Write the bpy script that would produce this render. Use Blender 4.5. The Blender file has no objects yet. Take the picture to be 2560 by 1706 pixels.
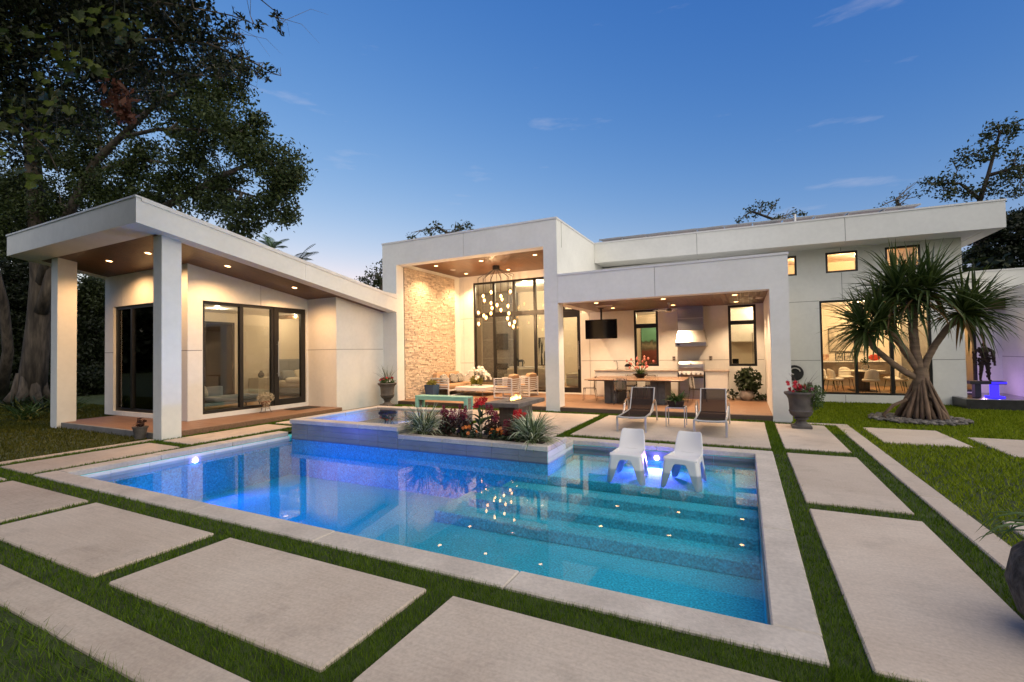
import bpy, bmesh, math, random
import numpy as np
from mathutils import Vector, Matrix
random.seed(7); rng = np.random.default_rng(7)
SC = bpy.context.scene
COL = SC.collection
R = math.radians

# ------------------------------------------------------------------ camera
cd = bpy.data.cameras.new('camera'); cam = bpy.data.objects.new('camera', cd); COL.objects.link(cam)
SC.camera = cam
cd.sensor_width = 36; cd.lens = 36*1162.56/2560; cd.clip_end = 3000; cd.clip_start = .05
cd.shift_x = 0; cd.shift_y = 0
_yaw, _pit, _rol = .463871912, .0243056555, -.0167874555
_f = Vector((-math.sin(_yaw)*math.cos(_pit), math.cos(_yaw)*math.cos(_pit), math.sin(_pit)))
_r = Vector((math.cos(_yaw), math.sin(_yaw), 0)); _u = _r.cross(_f)
_r2 = _r*math.cos(_rol)+_u*math.sin(_rol); _u2 = _u*math.cos(_rol)-_r*math.sin(_rol)
cam.matrix_world = Matrix(((_r2.x,_u2.x,-_f.x,0),(_r2.y,_u2.y,-_f.y,0),(_r2.z,_u2.z,-_f.z,1.85),(0,0,0,1)))

# ------------------------------------------------------------------ sky, sun, exposure
SUN_AZ = R(115)      # compass-like: measured from +Y towards +X  (behind the camera, to the right)
SUN_EL = R(7)
w = bpy.data.worlds.new('World'); SC.world = w; w.use_nodes = True
nt = w.node_tree; nt.nodes.clear()
wo = nt.nodes.new('ShaderNodeOutputWorld'); bg = nt.nodes.new('ShaderNodeBackground')
sky = nt.nodes.new('ShaderNodeTexSky'); sky.sky_type = 'NISHITA'; sky.sun_disc = False
sky.sun_elevation = SUN_EL; sky.sun_rotation = SUN_AZ
sky.air_density = 1.0; sky.dust_density = 0.4; sky.ozone_density = 2.6; sky.altitude = 0
# thin wisps of cloud, mixed into the sky colour by view direction
tc = nt.nodes.new('ShaderNodeTexCoord')
mp = nt.nodes.new('ShaderNodeMapping'); mp.inputs['Scale'].default_value = (2.2, 2.2, 11); mp.inputs['Rotation'].default_value = (.10, .05, -.3)
mp.inputs['Location'].default_value = (5.3, 1.7, .9)
cn = nt.nodes.new('ShaderNodeTexNoise'); cn.inputs['Scale'].default_value = 2.0; cn.inputs['Detail'].default_value = 7; cn.inputs['Roughness'].default_value = .55
cr = nt.nodes.new('ShaderNodeValToRGB'); cr.color_ramp.elements[0].position = .62; cr.color_ramp.elements[1].position = .95
cr.color_ramp.elements[1].color = (.55,.55,.55,1)
mx = nt.nodes.new('ShaderNodeMix'); mx.data_type = 'RGBA'; mx.inputs['B'].default_value = (6.6, 6.2, 6.8, 1)
nt.links.new(tc.outputs['Generated'], mp.inputs['Vector']); nt.links.new(mp.outputs[0], cn.inputs['Vector'])
nt.links.new(cn.outputs['Fac'], cr.inputs[0]); nt.links.new(cr.outputs[0], mx.inputs['Factor'])
# dusk grade of the sky colour, the same in every direction: deeper blue overhead, paler and pinker low down
_sp=nt.nodes.new('ShaderNodeSeparateColor'); _cb=nt.nodes.new('ShaderNodeCombineColor'); nt.links.new(sky.outputs[0],_sp.inputs[0])
for _i,(_g,_k,_c) in enumerate(((1.83,2.02,7.2),(1.11,1.67,7.6),(.54,3.3,8.2))):
    _a=nt.nodes.new('ShaderNodeMath'); _a.operation='POWER'; _a.inputs[1].default_value=_g
    _b=nt.nodes.new('ShaderNodeMath'); _b.operation='MULTIPLY'; _b.inputs[1].default_value=_k
    _m=nt.nodes.new('ShaderNodeMath'); _m.operation='MINIMUM'; _m.inputs[1].default_value=_c
    nt.links.new(_sp.outputs[_i],_a.inputs[0]); nt.links.new(_a.outputs[0],_b.inputs[0]); nt.links.new(_b.outputs[0],_m.inputs[0]); nt.links.new(_m.outputs[0],_cb.inputs[_i])
nt.links.new(_cb.outputs[0], mx.inputs['A']); nt.links.new(mx.outputs['Result'], bg.inputs['Color'])
nt.links.new(bg.outputs[0], wo.inputs['Surface'])
bg.inputs['Strength'].default_value = .068
sd = bpy.data.lights.new('sun', 'SUN'); sun = bpy.data.objects.new('sun', sd); COL.objects.link(sun)
sd.energy = 1.95; sd.angle = R(110); sd.color = (1, .86, .60)
_sd = Vector((math.sin(SUN_AZ)*math.cos(R(42)), math.cos(SUN_AZ)*math.cos(R(42)), math.sin(R(42))))
sun.rotation_euler = _sd.to_track_quat('Z', 'Y').to_euler()
SC.view_settings.view_transform = 'Standard'; SC.view_settings.look = 'None'
SC.view_settings.gamma = 1; SC.view_settings.exposure = .82; SC.view_settings.use_curve_mapping = False
SC.cycles.use_denoising = True
SC.cycles.max_bounces = 7; SC.cycles.diffuse_bounces = 3; SC.cycles.glossy_bounces = 4; SC.cycles.transmission_bounces = 6
SC.cycles.transparent_max_bounces = 14; SC.cycles.sample_clamp_indirect = 4; SC.cycles.sample_clamp_direct = 0
SC.cycles.caustics_reflective = False; SC.cycles.caustics_refractive = False
SC.cycles.use_light_tree = True

# ------------------------------------------------------------------ materials
def nodes(m):
    m.use_nodes = True; n = m.node_tree; n.nodes.clear(); return n
def M(name, col, rough=.6, var=.12, scale=4., bump=.0, bscale=60., metal=0., spec=.5, stretch=(1,1,1), var2=0., scale2=30., hue=None, coat=0., trans=0., coord='Object', island=0., detail=6):
    """principled material with noise-driven colour variation and fine relief"""
    m = bpy.data.materials.new(name); n = nodes(m); N = n.nodes; L = n.links
    out = N.new('ShaderNodeOutputMaterial'); p = N.new('ShaderNodeBsdfPrincipled'); L.new(p.outputs[0], out.inputs[0])
    p.inputs['Roughness'].default_value = rough; p.inputs['Metallic'].default_value = metal
    p.inputs['Specular IOR Level'].default_value = spec; p.inputs['Coat Weight'].default_value = coat
    p.inputs['Transmission Weight'].default_value = trans
    t = N.new('ShaderNodeTexCoord'); mp = N.new('ShaderNodeMapping'); mp.inputs['Scale'].default_value = stretch
    L.new(t.outputs[coord], mp.inputs[0])
    no = N.new('ShaderNodeTexNoise'); no.inputs['Scale'].default_value = scale; no.inputs['Detail'].default_value = detail
    L.new(mp.outputs[0], no.inputs['Vector'])
    c2 = hue if hue else tuple(c*(1-var*1.6) for c in col)
    c1 = tuple(min(1, c*(1+var*.6)) for c in col)
    ra = N.new('ShaderNodeValToRGB'); ra.color_ramp.elements[0].position = .3; ra.color_ramp.elements[1].position = .7
    ra.color_ramp.elements[0].color = (*c2,1); ra.color_ramp.elements[1].color = (*c1,1)
    L.new(no.outputs['Fac'], ra.inputs[0]); colo = ra.outputs[0]
    if var2 or island:
        mr = N.new('ShaderNodeMapRange'); a = max(var2, island)
        mr.inputs['To Min'].default_value = 1-a; mr.inputs['To Max'].default_value = 1+a*.6
        if island:
            g = N.new('ShaderNodeNewGeometry'); L.new(g.outputs['Random Per Island'], mr.inputs[0])
        else:
            n2 = N.new('ShaderNodeTexNoise'); n2.inputs['Scale'].default_value = scale2; n2.inputs['Detail'].default_value = 3
            L.new(mp.outputs[0], n2.inputs['Vector']); mr.inputs['From Min'].default_value = .3; mr.inputs['From Max'].default_value = .7
            L.new(n2.outputs['Fac'], mr.inputs[0])
        mu = N.new('ShaderNodeMix'); mu.data_type = 'RGBA'; mu.blend_type = 'MULTIPLY'; mu.inputs['Factor'].default_value = 1
        L.new(colo, mu.inputs['A']); L.new(mr.outputs[0], mu.inputs['B']); colo = mu.outputs['Result']
    L.new(colo, p.inputs['Base Color'])
    if bump:
        nb = N.new('ShaderNodeTexNoise'); nb.inputs['Scale'].default_value = bscale; nb.inputs['Detail'].default_value = 5
        L.new(mp.outputs[0], nb.inputs['Vector'])
        b = N.new('ShaderNodeBump'); b.inputs['Strength'].default_value = bump; b.inputs['Distance'].default_value = .02
        L.new(nb.outputs['Fac'], b.inputs['Height']); L.new(b.outputs[0], p.inputs['Normal'])
    return m
def EM(name, col, st):
    m = bpy.data.materials.new(name); n = nodes(m)
    out = n.nodes.new('ShaderNodeOutputMaterial'); e = n.nodes.new('ShaderNodeEmission')
    e.inputs[0].default_value = (*col,1); e.inputs[1].default_value = st; n.links.new(e.outputs[0], out.inputs[0]); return m
def GLASS(name, tint=(1,1,1), rough=.0, refl=1.0, ior=1.45):
    """thin pane: transparent with a Fresnel mirror"""
    m = bpy.data.materials.new(name); n = nodes(m); N = n.nodes; L = n.links
    out = N.new('ShaderNodeOutputMaterial'); tr = N.new('ShaderNodeBsdfTransparent'); gl = N.new('ShaderNodeBsdfGlossy')
    tr.inputs[0].default_value = (*tint,1); gl.inputs['Roughness'].default_value = rough
    fr = N.new('ShaderNodeFresnel'); fr.inputs[0].default_value = ior
    mu = N.new('ShaderNodeMath'); mu.operation = 'MULTIPLY'; mu.inputs[1].default_value = refl; mu.use_clamp = True
    mi = N.new('ShaderNodeMixShader'); L.new(fr.outputs[0], mu.inputs[0]); L.new(mu.outputs[0], mi.inputs[0])
    L.new(tr.outputs[0], mi.inputs[1]); L.new(gl.outputs[0], mi.inputs[2]); L.new(mi.outputs[0], out.inputs[0]); return m
def LEAF(name, c1, c2, trans=.25, rough=.5, spec=.3):
    m = bpy.data.materials.new(name); n = nodes(m); N = n.nodes; L = n.links
    out = N.new('ShaderNodeOutputMaterial'); p = N.new('ShaderNodeBsdfPrincipled'); tl = N.new('ShaderNodeBsdfTranslucent')
    p.inputs['Roughness'].default_value = rough; p.inputs['Specular IOR Level'].default_value = spec
    g = N.new('ShaderNodeNewGeometry'); ra = N.new('ShaderNodeValToRGB')
    ra.color_ramp.elements[0].color = (*c1,1); ra.color_ramp.elements[1].color = (*c2,1)
    L.new(g.outputs['Random Per Island'], ra.inputs[0]); L.new(ra.outputs[0], p.inputs['Base Color']); L.new(ra.outputs[0], tl.inputs[0])
    mi = N.new('ShaderNodeMixShader'); mi.inputs[0].default_value = trans
    L.new(p.outputs[0], mi.inputs[1]); L.new(tl.outputs[0], mi.inputs[2]); L.new(mi.outputs[0], out.inputs[0]); return m
def WOOD(name, c1, c2, axis='x', rough=.45, fine=40., along=1.2, bump=.08, island=.25):
    st = {'x': (along, fine, fine), 'y': (fine, along, fine), 'z': (fine, fine, along)}[axis]
    m = M(name, c1, rough, hue=c2, scale=1., stretch=st, bump=bump, bscale=1.5, island=island)
    return m

def CONC(name, c1, c2):
    """poured concrete: slow tonal drift, pores, faint broom lines, a few stains, every slab a shade of its own"""
    m = bpy.data.materials.new(name); n = nodes(m); N = n.nodes; L = n.links
    out = N.new('ShaderNodeOutputMaterial'); p = N.new('ShaderNodeBsdfPrincipled'); L.new(p.outputs[0], out.inputs[0]); p.inputs['Roughness'].default_value = .85
    t = N.new('ShaderNodeTexCoord'); oi = N.new('ShaderNodeObjectInfo')
    of = N.new('ShaderNodeVectorMath'); of.operation = 'MULTIPLY_ADD'; of.inputs[1].default_value = (31, 17, 5); L.new(oi.outputs['Random'], of.inputs[0]); L.new(t.outputs['Object'], of.inputs[2])
    def noise(sc, det, st=None):
        no = N.new('ShaderNodeTexNoise'); no.inputs['Scale'].default_value = sc; no.inputs['Detail'].default_value = det; no.inputs['Roughness'].default_value = .6
        if st:
            mp = N.new('ShaderNodeMapping'); mp.inputs['Scale'].default_value = st; L.new(of.outputs[0], mp.inputs[0]); L.new(mp.outputs[0], no.inputs['Vector'])
        else: L.new(of.outputs[0], no.inputs['Vector'])
        return no.outputs['Fac']
    def rng_(f, a, b, lo, hi):
        r = N.new('ShaderNodeMapRange'); r.inputs['From Min'].default_value = a; r.inputs['From Max'].default_value = b; r.inputs['To Min'].default_value = lo; r.inputs['To Max'].default_value = hi; L.new(f, r.inputs[0]); return r.outputs[0]
    mx = N.new('ShaderNodeMix'); mx.data_type = 'RGBA'; mx.inputs['A'].default_value = (*c1,1); mx.inputs['B'].default_value = (*c2,1); L.new(rng_(noise(.9, 7), .35, .7, 0, 1), mx.inputs['Factor']); c = mx.outputs['Result']
    for f in (rng_(noise(42, 5), .3, .7, .86, 1.09), rng_(noise(1., 5, (3, 45, 1)), .3, .7, .93, 1.06), rng_(noise(2.2, 9), .55, .75, 1.02, .80), rng_(oi.outputs['Random'], 0, 1, .90, 1.06)):
        mu = N.new('ShaderNodeMix'); mu.data_type = 'RGBA'; mu.blend_type = 'MULTIPLY'; mu.inputs['Factor'].default_value = 1; L.new(c, mu.inputs['A']); L.new(f, mu.inputs['B']); c = mu.outputs['Result']
    L.new(c, p.inputs['Base Color'])
    b = N.new('ShaderNodeBump'); b.inputs['Strength'].default_value = .25; b.inputs['Distance'].default_value = .006; L.new(noise(1., 4, (5, 130, 1)), b.inputs['Height']); L.new(b.outputs[0], p.inputs['Normal'])
    return m
mt = {}
mt['stucco'] = M('white_stucco', (.77,.77,.725), .85, var=.035, scale=1.3, bump=.10, bscale=160, var2=.03, scale2=9)
mt['trimcap'] = M('white_metal_cap', (.70,.70,.69), .5, var=.04)
mt['joint'] = M('grey_joint', (.22,.21,.20), .9)
mt['blackframe'] = M('black_aluminium', (.012,.011,.010), .35, var=.2)
mt['glass'] = GLASS('window_glass', (.93,.95,.93), refl=1.3)
mt['concrete'] = CONC('broom_concrete', (.535,.455,.37), (.44,.36,.285))
mt['stoneback'] = M('stone_mortar', (.40,.32,.24), .95)
mt['concrete2'] = M('coping_concrete', (.52,.465,.40), .8, var=.2, scale=2.4, bump=.22, bscale=55, var2=.12, scale2=26, hue=(.44,.39,.335),detail=9)
mt['soil'] = M('soil', (.045,.035,.022), .95, var=.4, scale=8, bump=.4, bscale=40)
mt['earth'] = M('lawn_earth', (.04,.06,.012), .95, var=.4, scale=5, bump=.4, bscale=40)
mt['deck'] = WOOD('wood_look_tile', (.28,.155,.088), (.16,.088,.05), 'x', .5, fine=26, along=1.4, bump=.04, island=.2)
mt['deckedge'] = WOOD('dark_step_edge', (.13,.085,.06), (.08,.055,.04), 'x', .6, island=.1)
mt['soffit'] = WOOD('stained_soffit_wood', (.15,.062,.022), (.065,.027,.010), 'y', .4, fine=30, along=1., island=.35)
mt['stone'] = M('split_travertine', (.74,.62,.48), .85, var=.18, scale=9, bump=.6, bscale=45, island=.25)
mt['plaster'] = M('aqua_pebble_plaster', (.15,.84,.92), .8, var=.05, scale=6, var2=.40, scale2=38)
mt['pooltile'] = M('grey_pool_tile', (.20,.21,.225), .35, var=.10, scale=3, island=.08)
mt['whitetile'] = M('white_waterline_tile', (.72,.73,.73), .3, var=.05, scale=3)
mt['steel'] = M('brushed_steel', (.43,.415,.39), .34, var=.1, scale=2, metal=1, stretch=(1,1,60))
mt['blackgloss'] = M('black_gloss', (.008,.008,.009), .12, var=.1)
mt['blackmatt'] = M('black_matt', (.02,.02,.02), .6, var=.2)
mt['whitepaint'] = M('white_powder_coat', (.78,.77,.75), .4, var=.03)
mt['intwall'] = M('interior_wall', (.72,.64,.52), .9, var=.03, scale=.6)
mt['intfloor'] = WOOD('interior_wood_floor', (.42,.24,.12), (.28,.15,.08), 'x', .4, island=.2)
mt['bulb'] = EM('lamp_glow', (1,.50,.18), 12)
mt['bulb2'] = EM('pendant_glow', (1,.55,.22), 8)

# ------------------------------------------------------------------ mesh helpers
class MB:
    def __init__(s): s.v=[]; s.f=[]
    def add(s, vs, fs):
        o=len(s.v); s.v += [tuple(v) for v in vs]; s.f += [tuple(i+o for i in f) for f in fs]; return s
    def box(s, x0,x1,y0,y1,z0,z1, T=None, tz=None):
        vs=[(x0,y0,z0),(x1,y0,z0),(x1,y1,z0),(x0,y1,z0)]
        vs+= [(x0,y0,z1),(x1,y0,z1),(x1,y1,z1),(x0,y1,z1)] if tz is None else [(x,y,tz(x,y)) for x,y in((x0,y0),(x1,y0),(x1,y1),(x0,y1))]
        if T is not None: vs=[T@Vector(v) for v in vs]
        return s.add(vs,[(3,2,1,0),(4,5,6,7),(0,1,5,4),(1,2,6,5),(2,3,7,6),(3,0,4,7)])
    def cbox(s, x0,x1,y0,y1,z0,z1, c=.01, T=None):
        """box with chamfered edges"""
        c=min(c,(x1-x0)*.45,(y1-y0)*.45,(z1-z0)*.45)
        X=(x0,x1);Y=(y0,y1);Zz=(z0,z1);sg=(1,-1);vs=[];ix={}
        for i in(0,1):
            for j in(0,1):
                for k in(0,1):
                    for a in range(3):
                        p=[X[i]+sg[i]*c,Y[j]+sg[j]*c,Zz[k]+sg[k]*c]; p[a]=(X[i],Y[j],Zz[k])[a]
                        ix[i,j,k,a]=len(vs); vs.append(p)
        fs=[]
        def q(l): fs.append(tuple(l))
        for i in(0,1):
            a=[ix[i,0,0,0],ix[i,1,0,0],ix[i,1,1,0],ix[i,0,1,0]]; q(a if i else a[::-1])
            a=[ix[0,i,0,1],ix[0,i,1,1],ix[1,i,1,1],ix[1,i,0,1]]; q(a if i else a[::-1])
            a=[ix[0,0,i,2],ix[1,0,i,2],ix[1,1,i,2],ix[0,1,i,2]]; q(a if i else a[::-1])
        for j in(0,1):
            for k in(0,1):
                q([ix[0,j,k,1],ix[1,j,k,1],ix[1,j,k,2],ix[0,j,k,2]])
                q([ix[j,0,k,0],ix[j,1,k,0],ix[j,1,k,2],ix[j,0,k,2]])
                q([ix[j,k,0,0],ix[j,k,1,0],ix[j,k,1,1],ix[j,k,0,1]])
                for i in(0,1): fs.append((ix[i,j,k,0],ix[i,j,k,1],ix[i,j,k,2]))
        if T is not None: vs=[T@Vector(v) for v in vs]
        return s.add(vs,fs)
    def tube(s, pts, rad, n=8, cap=True):
        pts=[Vector(p) for p in pts]; m=len(pts)
        if not hasattr(rad,'__len__'): rad=[rad]*m
        up=Vector((0,0,1)); rings=[]
        t0=(pts[1]-pts[0]).normalized(); a=t0.orthogonal().normalized()
        for i,p in enumerate(pts):
            t=(pts[min(i+1,m-1)]-pts[max(i-1,0)]).normalized()
            a=(a-t*a.dot(t)); a=a.normalized() if a.length>1e-6 else t.orthogonal().normalized(); b=t.cross(a)
            rings.append([p+(a*math.cos(2*math.pi*k/n)+b*math.sin(2*math.pi*k/n))*rad[i] for k in range(n)])
        vs=[v for r in rings for v in r]; fs=[]
        for i in range(m-1):
            for k in range(n): fs.append((i*n+k,i*n+(k+1)%n,(i+1)*n+(k+1)%n,(i+1)*n+k))
        if cap: fs+= [tuple(range(n-1,-1,-1)), tuple((m-1)*n+k for k in range(n))]
        return s.add(vs,fs)
    def lathe(s, prof, n=24, c=(0,0,0), cap=True, sq=0):
        vs=[];fs=[]
        for r,z in prof:
            for k in range(n):
                a=2*math.pi*(k+.5)/n; rr=r
                vs.append((c[0]+rr*math.cos(a),c[1]+rr*math.sin(a),c[2]+z))
        for i in range(len(prof)-1):
            for k in range(n): fs.append((i*n+k,i*n+(k+1)%n,(i+1)*n+(k+1)%n,(i+1)*n+k))
        if cap: fs+= [tuple(range(n-1,-1,-1)), tuple((len(prof)-1)*n+k for k in range(n))]
        return s.add(vs,fs)
    def prism(s, poly, z0, z1):
        n=len(poly); vs=[(x,y,z0) for x,y in poly]+[(x,y,z1) for x,y in poly]
        return s.add(vs,[tuple(range(n-1,-1,-1)),tuple(range(n,2*n))]+[(i,(i+1)%n,n+(i+1)%n,n+i) for i in range(n)])
    def extr(s, poly, axis, a0, a1):
        """extrude a 2-D polygon along an axis; poly in the other two axes (in xyz order)"""
        def P(p,a): l=list(p); l.insert(axis,a); return tuple(l)
        n=len(poly); vs=[P(p,a0) for p in poly]+[P(p,a1) for p in poly]
        return s.add(vs,[tuple(range(n-1,-1,-1)),tuple(range(n,2*n))]+[(i,(i+1)%n,n+(i+1)%n,n+i) for i in range(n)])
    def ball(s, c, r, n=10, m=7, sc=(1,1,1)):
        vs=[];fs=[]
        for i in range(m+1):
            th=math.pi*i/m
            for k in range(n):
                a=2*math.pi*k/n; vs.append((c[0]+r*sc[0]*math.sin(th)*math.cos(a),c[1]+r*sc[1]*math.sin(th)*math.sin(a),c[2]-r*sc[2]*math.cos(th)))
        for i in range(m):
            for k in range(n): fs.append((i*n+k,i*n+(k+1)%n,(i+1)*n+(k+1)%n,(i+1)*n+k))
        return s.add(vs,fs)
    def quad(s,a,b,c,d): return s.add([a,b,c,d],[(0,1,2,3)])
    def build(s, name, mat, parent=None, smooth=False, loc=None, fixn=True):
        me=bpy.data.meshes.new(name); me.from_pydata(s.v,[],s.f)
        if fixn and len(s.f)<60000:
            bm=bmesh.new(); bm.from_mesh(me); bmesh.ops.recalc_face_normals(bm,faces=bm.faces); bm.to_mesh(me); bm.free()
        if smooth is True: me.shade_smooth()
        elif smooth: me.shade_smooth(); me.set_sharp_from_angle(angle=R(smooth))
        me.materials.append(mt[mat] if isinstance(mat,str) else mat)
        o=bpy.data.objects.new(name,me); COL.objects.link(o)
        if parent: o.parent=parent
        if loc: o.location=loc
        return o
def fastmesh(name, V, F, mat, parent=None, smooth=False):
    """V (n,3) float, F (m,k) int"""
    me=bpy.data.meshes.new(name); V=np.asarray(V,np.float32); F=np.asarray(F,np.int32); k=F.shape[1]
    me.vertices.add(len(V)); me.vertices.foreach_set('co',V.ravel())
    me.loops.add(F.size); me.loops.foreach_set('vertex_index',F.ravel())
    me.polygons.add(len(F)); me.polygons.foreach_set('loop_start',np.arange(0,F.size,k,dtype=np.int32))
    me.polygons.foreach_set('loop_total',np.full(len(F),k,np.int32))
    me.update(calc_edges=True)
    if smooth: me.shade_smooth()
    me.materials.append(mt[mat] if isinstance(mat,str) else mat)
    o=bpy.data.objects.new(name,me); COL.objects.link(o)
    if parent: o.parent=parent
    return o
def tag(o, label=None, cat=None, group=None, kind=None):
    if label: o['label']=label
    if cat: o['category']=cat
    if group: o['group']=group
    if kind: o['kind']=kind
    return o
def thing(name, label, cat, loc=(0,0,0), rz=0, group=None):
    o=bpy.data.objects.new(name,None); COL.objects.link(o); o.location=loc; o.rotation_euler=(0,0,rz); o.empty_display_size=.2
    return tag(o,label,cat,group)
def copy_tree(o, parent=None):
    c=o.copy(); COL.objects.link(c); c.parent=parent
    for ch in list(o.children): copy_tree(ch,c)
    return c
def lamp(parent, kind, loc, energy, col=(1,.62,.30), size=.1, spot=None, blend=.6, rot=None, name='lamp'):
    l=bpy.data.lights.new(name,kind); l.energy=energy; l.color=col
    if kind=='SPOT': l.spot_size=spot; l.spot_blend=blend; l.shadow_soft_size=size
    elif kind=='AREA': l.size=size
    else: l.shadow_soft_size=size
    o=bpy.data.objects.new(name,l); COL.objects.link(o); o.location=loc
    if rot: o.rotation_euler=rot
    if parent: o.parent=parent
    return o
ZD=.11
# ================================================================== ground
HX0,HX1,HY0,HY1=-10.2,.25,3.45,9.45
def grid_sheet(name, xs, ys, z, skip, mat):
    b=MB()
    for i in range(len(xs)-1):
        for j in range(len(ys)-1):
            if skip(.5*(xs[i]+xs[i+1]),.5*(ys[j]+ys[j+1])): continue
            b.quad((xs[i],ys[j],z),(xs[i+1],ys[j],z),(xs[i+1],ys[j+1],z),(xs[i],ys[j+1],z))
    return b.build(name,mat)
g=grid_sheet('ground',[-600,HX0,HX1,600],[-600,HY0,HY1,600],-.035,lambda x,y:HX0<x<HX1 and HY0<y<HY1,'earth'); tag(g,kind='structure')

# ================================================================== patio slabs
patio=MB()
PB=[(-13.4,2.3,1.38,3.3),(.4,2.2,3.3,13.6),(-12.3,-10.37,3.3,11.3),(-11.6,.4,10.9,13.62)]
for x0,x1,y0,y1 in PB: patio.box(x0,x1,y0,y1,-.2,-.028)
patio=patio.build('patio','earth'); tag(patio,kind='structure')
SLABS=[(-12.75,-10.42,1.98,3.01),(-10.18,-7.77,1.98,3.01),(-7.56,-5.05,1.98,3.01),(-4.78,-2.29,1.98,3.01),(-2.05,.38,1.98,3.01),(.61,1.63,1.98,3.06),
 (.61,1.63,9.99,13.12),(.61,1.63,6.62,9.55),(.61,1.63,3.33,6.34),
 (-13.3,-6.2,1.46,1.74),(-6.19,-.6,1.46,1.74),(-.59,2.14,1.46,1.74),(1.87,2.14,1.75,7.4),(1.87,2.14,7.41,13.29),(1.06,2.14,13.3,13.52),
 (-11.74,-10.57,3.3,5.60),(-11.75,-10.70,5.86,8.42),(-11.75,-10.70,8.66,11.2),(-12.26,-12.08,1.9,5.86),
 (-10.9,-6.72,11.0,13.1),(-6.42,-3.80,8.85,13.21),(-3.54,.39,9.91,13.21),
 (2.36,3.66,11.26,13.15),(3.92,5.3,10.55,12.42),(2.36,3.66,4.4,6.7)]
for k,(x0,x1,y0,y1) in enumerate(SLABS):
    c=.012; b=MB().cbox(x0,x1,y0,y1,-.12,0,c); o=b.build('slab','concrete',patio)

# ================================================================== swimming pool
pool=thing('swimming_pool','large rectangular swimming pool with pale concrete coping and aqua plaster','pool',(-5,6.4,0))
def kid(o,p):
    """parent keeping world placement (thing empties are only translated)"""
    o.parent=p; o.matrix_parent_inverse=p.matrix_basis.inverted(); return o
ZW=-.16; ZF=-1.05
PX0,PX1,PY0,PY1=-10.04,.11,3.59,7.82; LX0,LY1=-3.25,9.29
sh=MB()
sh.box(PX0-.2,PX1+.2,PY0-.2,PY1+.2,ZF-.2,ZF)            # floor
sh.box(PX0-.2,PX0,PY0-.2,PY1+.2,ZF,-.1); sh.box(PX1,PX1+.2,PY0-.2,LY1+.2,ZF,-.1); sh.box(PX0,PX1,PY0-.2,PY0,ZF,-.1)
sh.box(PX0,LX0-.3,PY1+.02,PY1+.2,ZF,-.3); sh.box(LX0-.3,LX0-.02,PY1+.02,LY1+.2,ZF,-.1); sh.box(LX0-.3,PX1,LY1,LY1+.2,ZF,-.1)
kid(sh.build('pool_shell','plaster'),pool)
for (xl,yl,z) in ((-3.55,7.87,-.40),(-3.99,7.46,-.55),(-4.43,7.04,-.70),(-4.87,6.62,-.85)):
    yt = LY1 if xl>-3.6 else None
    if yt:
        b=MB().cbox(LX0,PX1,yl,LY1,ZF,z,.015)
    else:
        b=MB().cbox(xl,PX1-.002,yl,7.815+.05*(z+.55),ZF,z,.015)
    kid(b.build('step','plaster'),pool)
def cop(x0,x1,y0,y1,n,ax):
    for i in range(n):
        if ax=='x': a=x0+(x1-x0)*i/n; b=x0+(x1-x0)*(i+1)/n; m=MB().cbox(a+.0025,b-.0025,y0,y1,-.1,.0015*((i*7)%3-1),.012)
        else: a=y0+(y1-y0)*i/n; b=y0+(y1-y0)*(i+1)/n; m=MB().cbox(x0,x1,a+.0025,b-.0025,-.1,.0015*((i*5)%3-1),.012)
        kid(m.build('coping','concrete2'),pool)
cop(-10.37,.40,3.29,3.59,5,'x'); cop(.11,.40,3.595,9.29,3,'y'); cop(-10.37,-10.04,3.595,7.76,3,'y')
cop(-3.56,.40,9.295,9.585,2,'x'); cop(-3.56,-3.25,8.76,9.29,1,'y')
# waterline tile
def tiles(axis,plane,out,a0,a1,z0,z1,na,nz,mat,parent,t=.012,gap=.004,name='tile'):
    for i in range(na):
        for j in range(nz):
            A0=a0+(a1-a0)*i/na+gap/2; A1=a0+(a1-a0)*(i+1)/na-gap/2; Z0=z0+(z1-z0)*j/nz+gap/2; Z1=z0+(z1-z0)*(j+1)/nz-gap/2
            p0,p1=sorted((plane,plane+out*t))
            b=MB()
            if axis=='y': b.box(A0,A1,p0,p1,Z0,Z1)
            else: b.box(p0,p1,A0,A1,Z0,Z1)
            kid(b.build(name,mat),parent)
tiles('x',PX0,1,PY0,7.78,-.28,-.102,7,1,'whitetile',pool)
tiles('x',PX1,-1,PY0,LY1,-.28,-.102,9,1,'pooltile',pool)
tiles('y',LY1,-1,LX0,PX1,-.28,-.102,5,1,'pooltile',pool)
tiles('x',LX0-.02,1,8.7,LY1-.02,-.28,-.102,1,1,'whitetile',pool)
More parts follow.
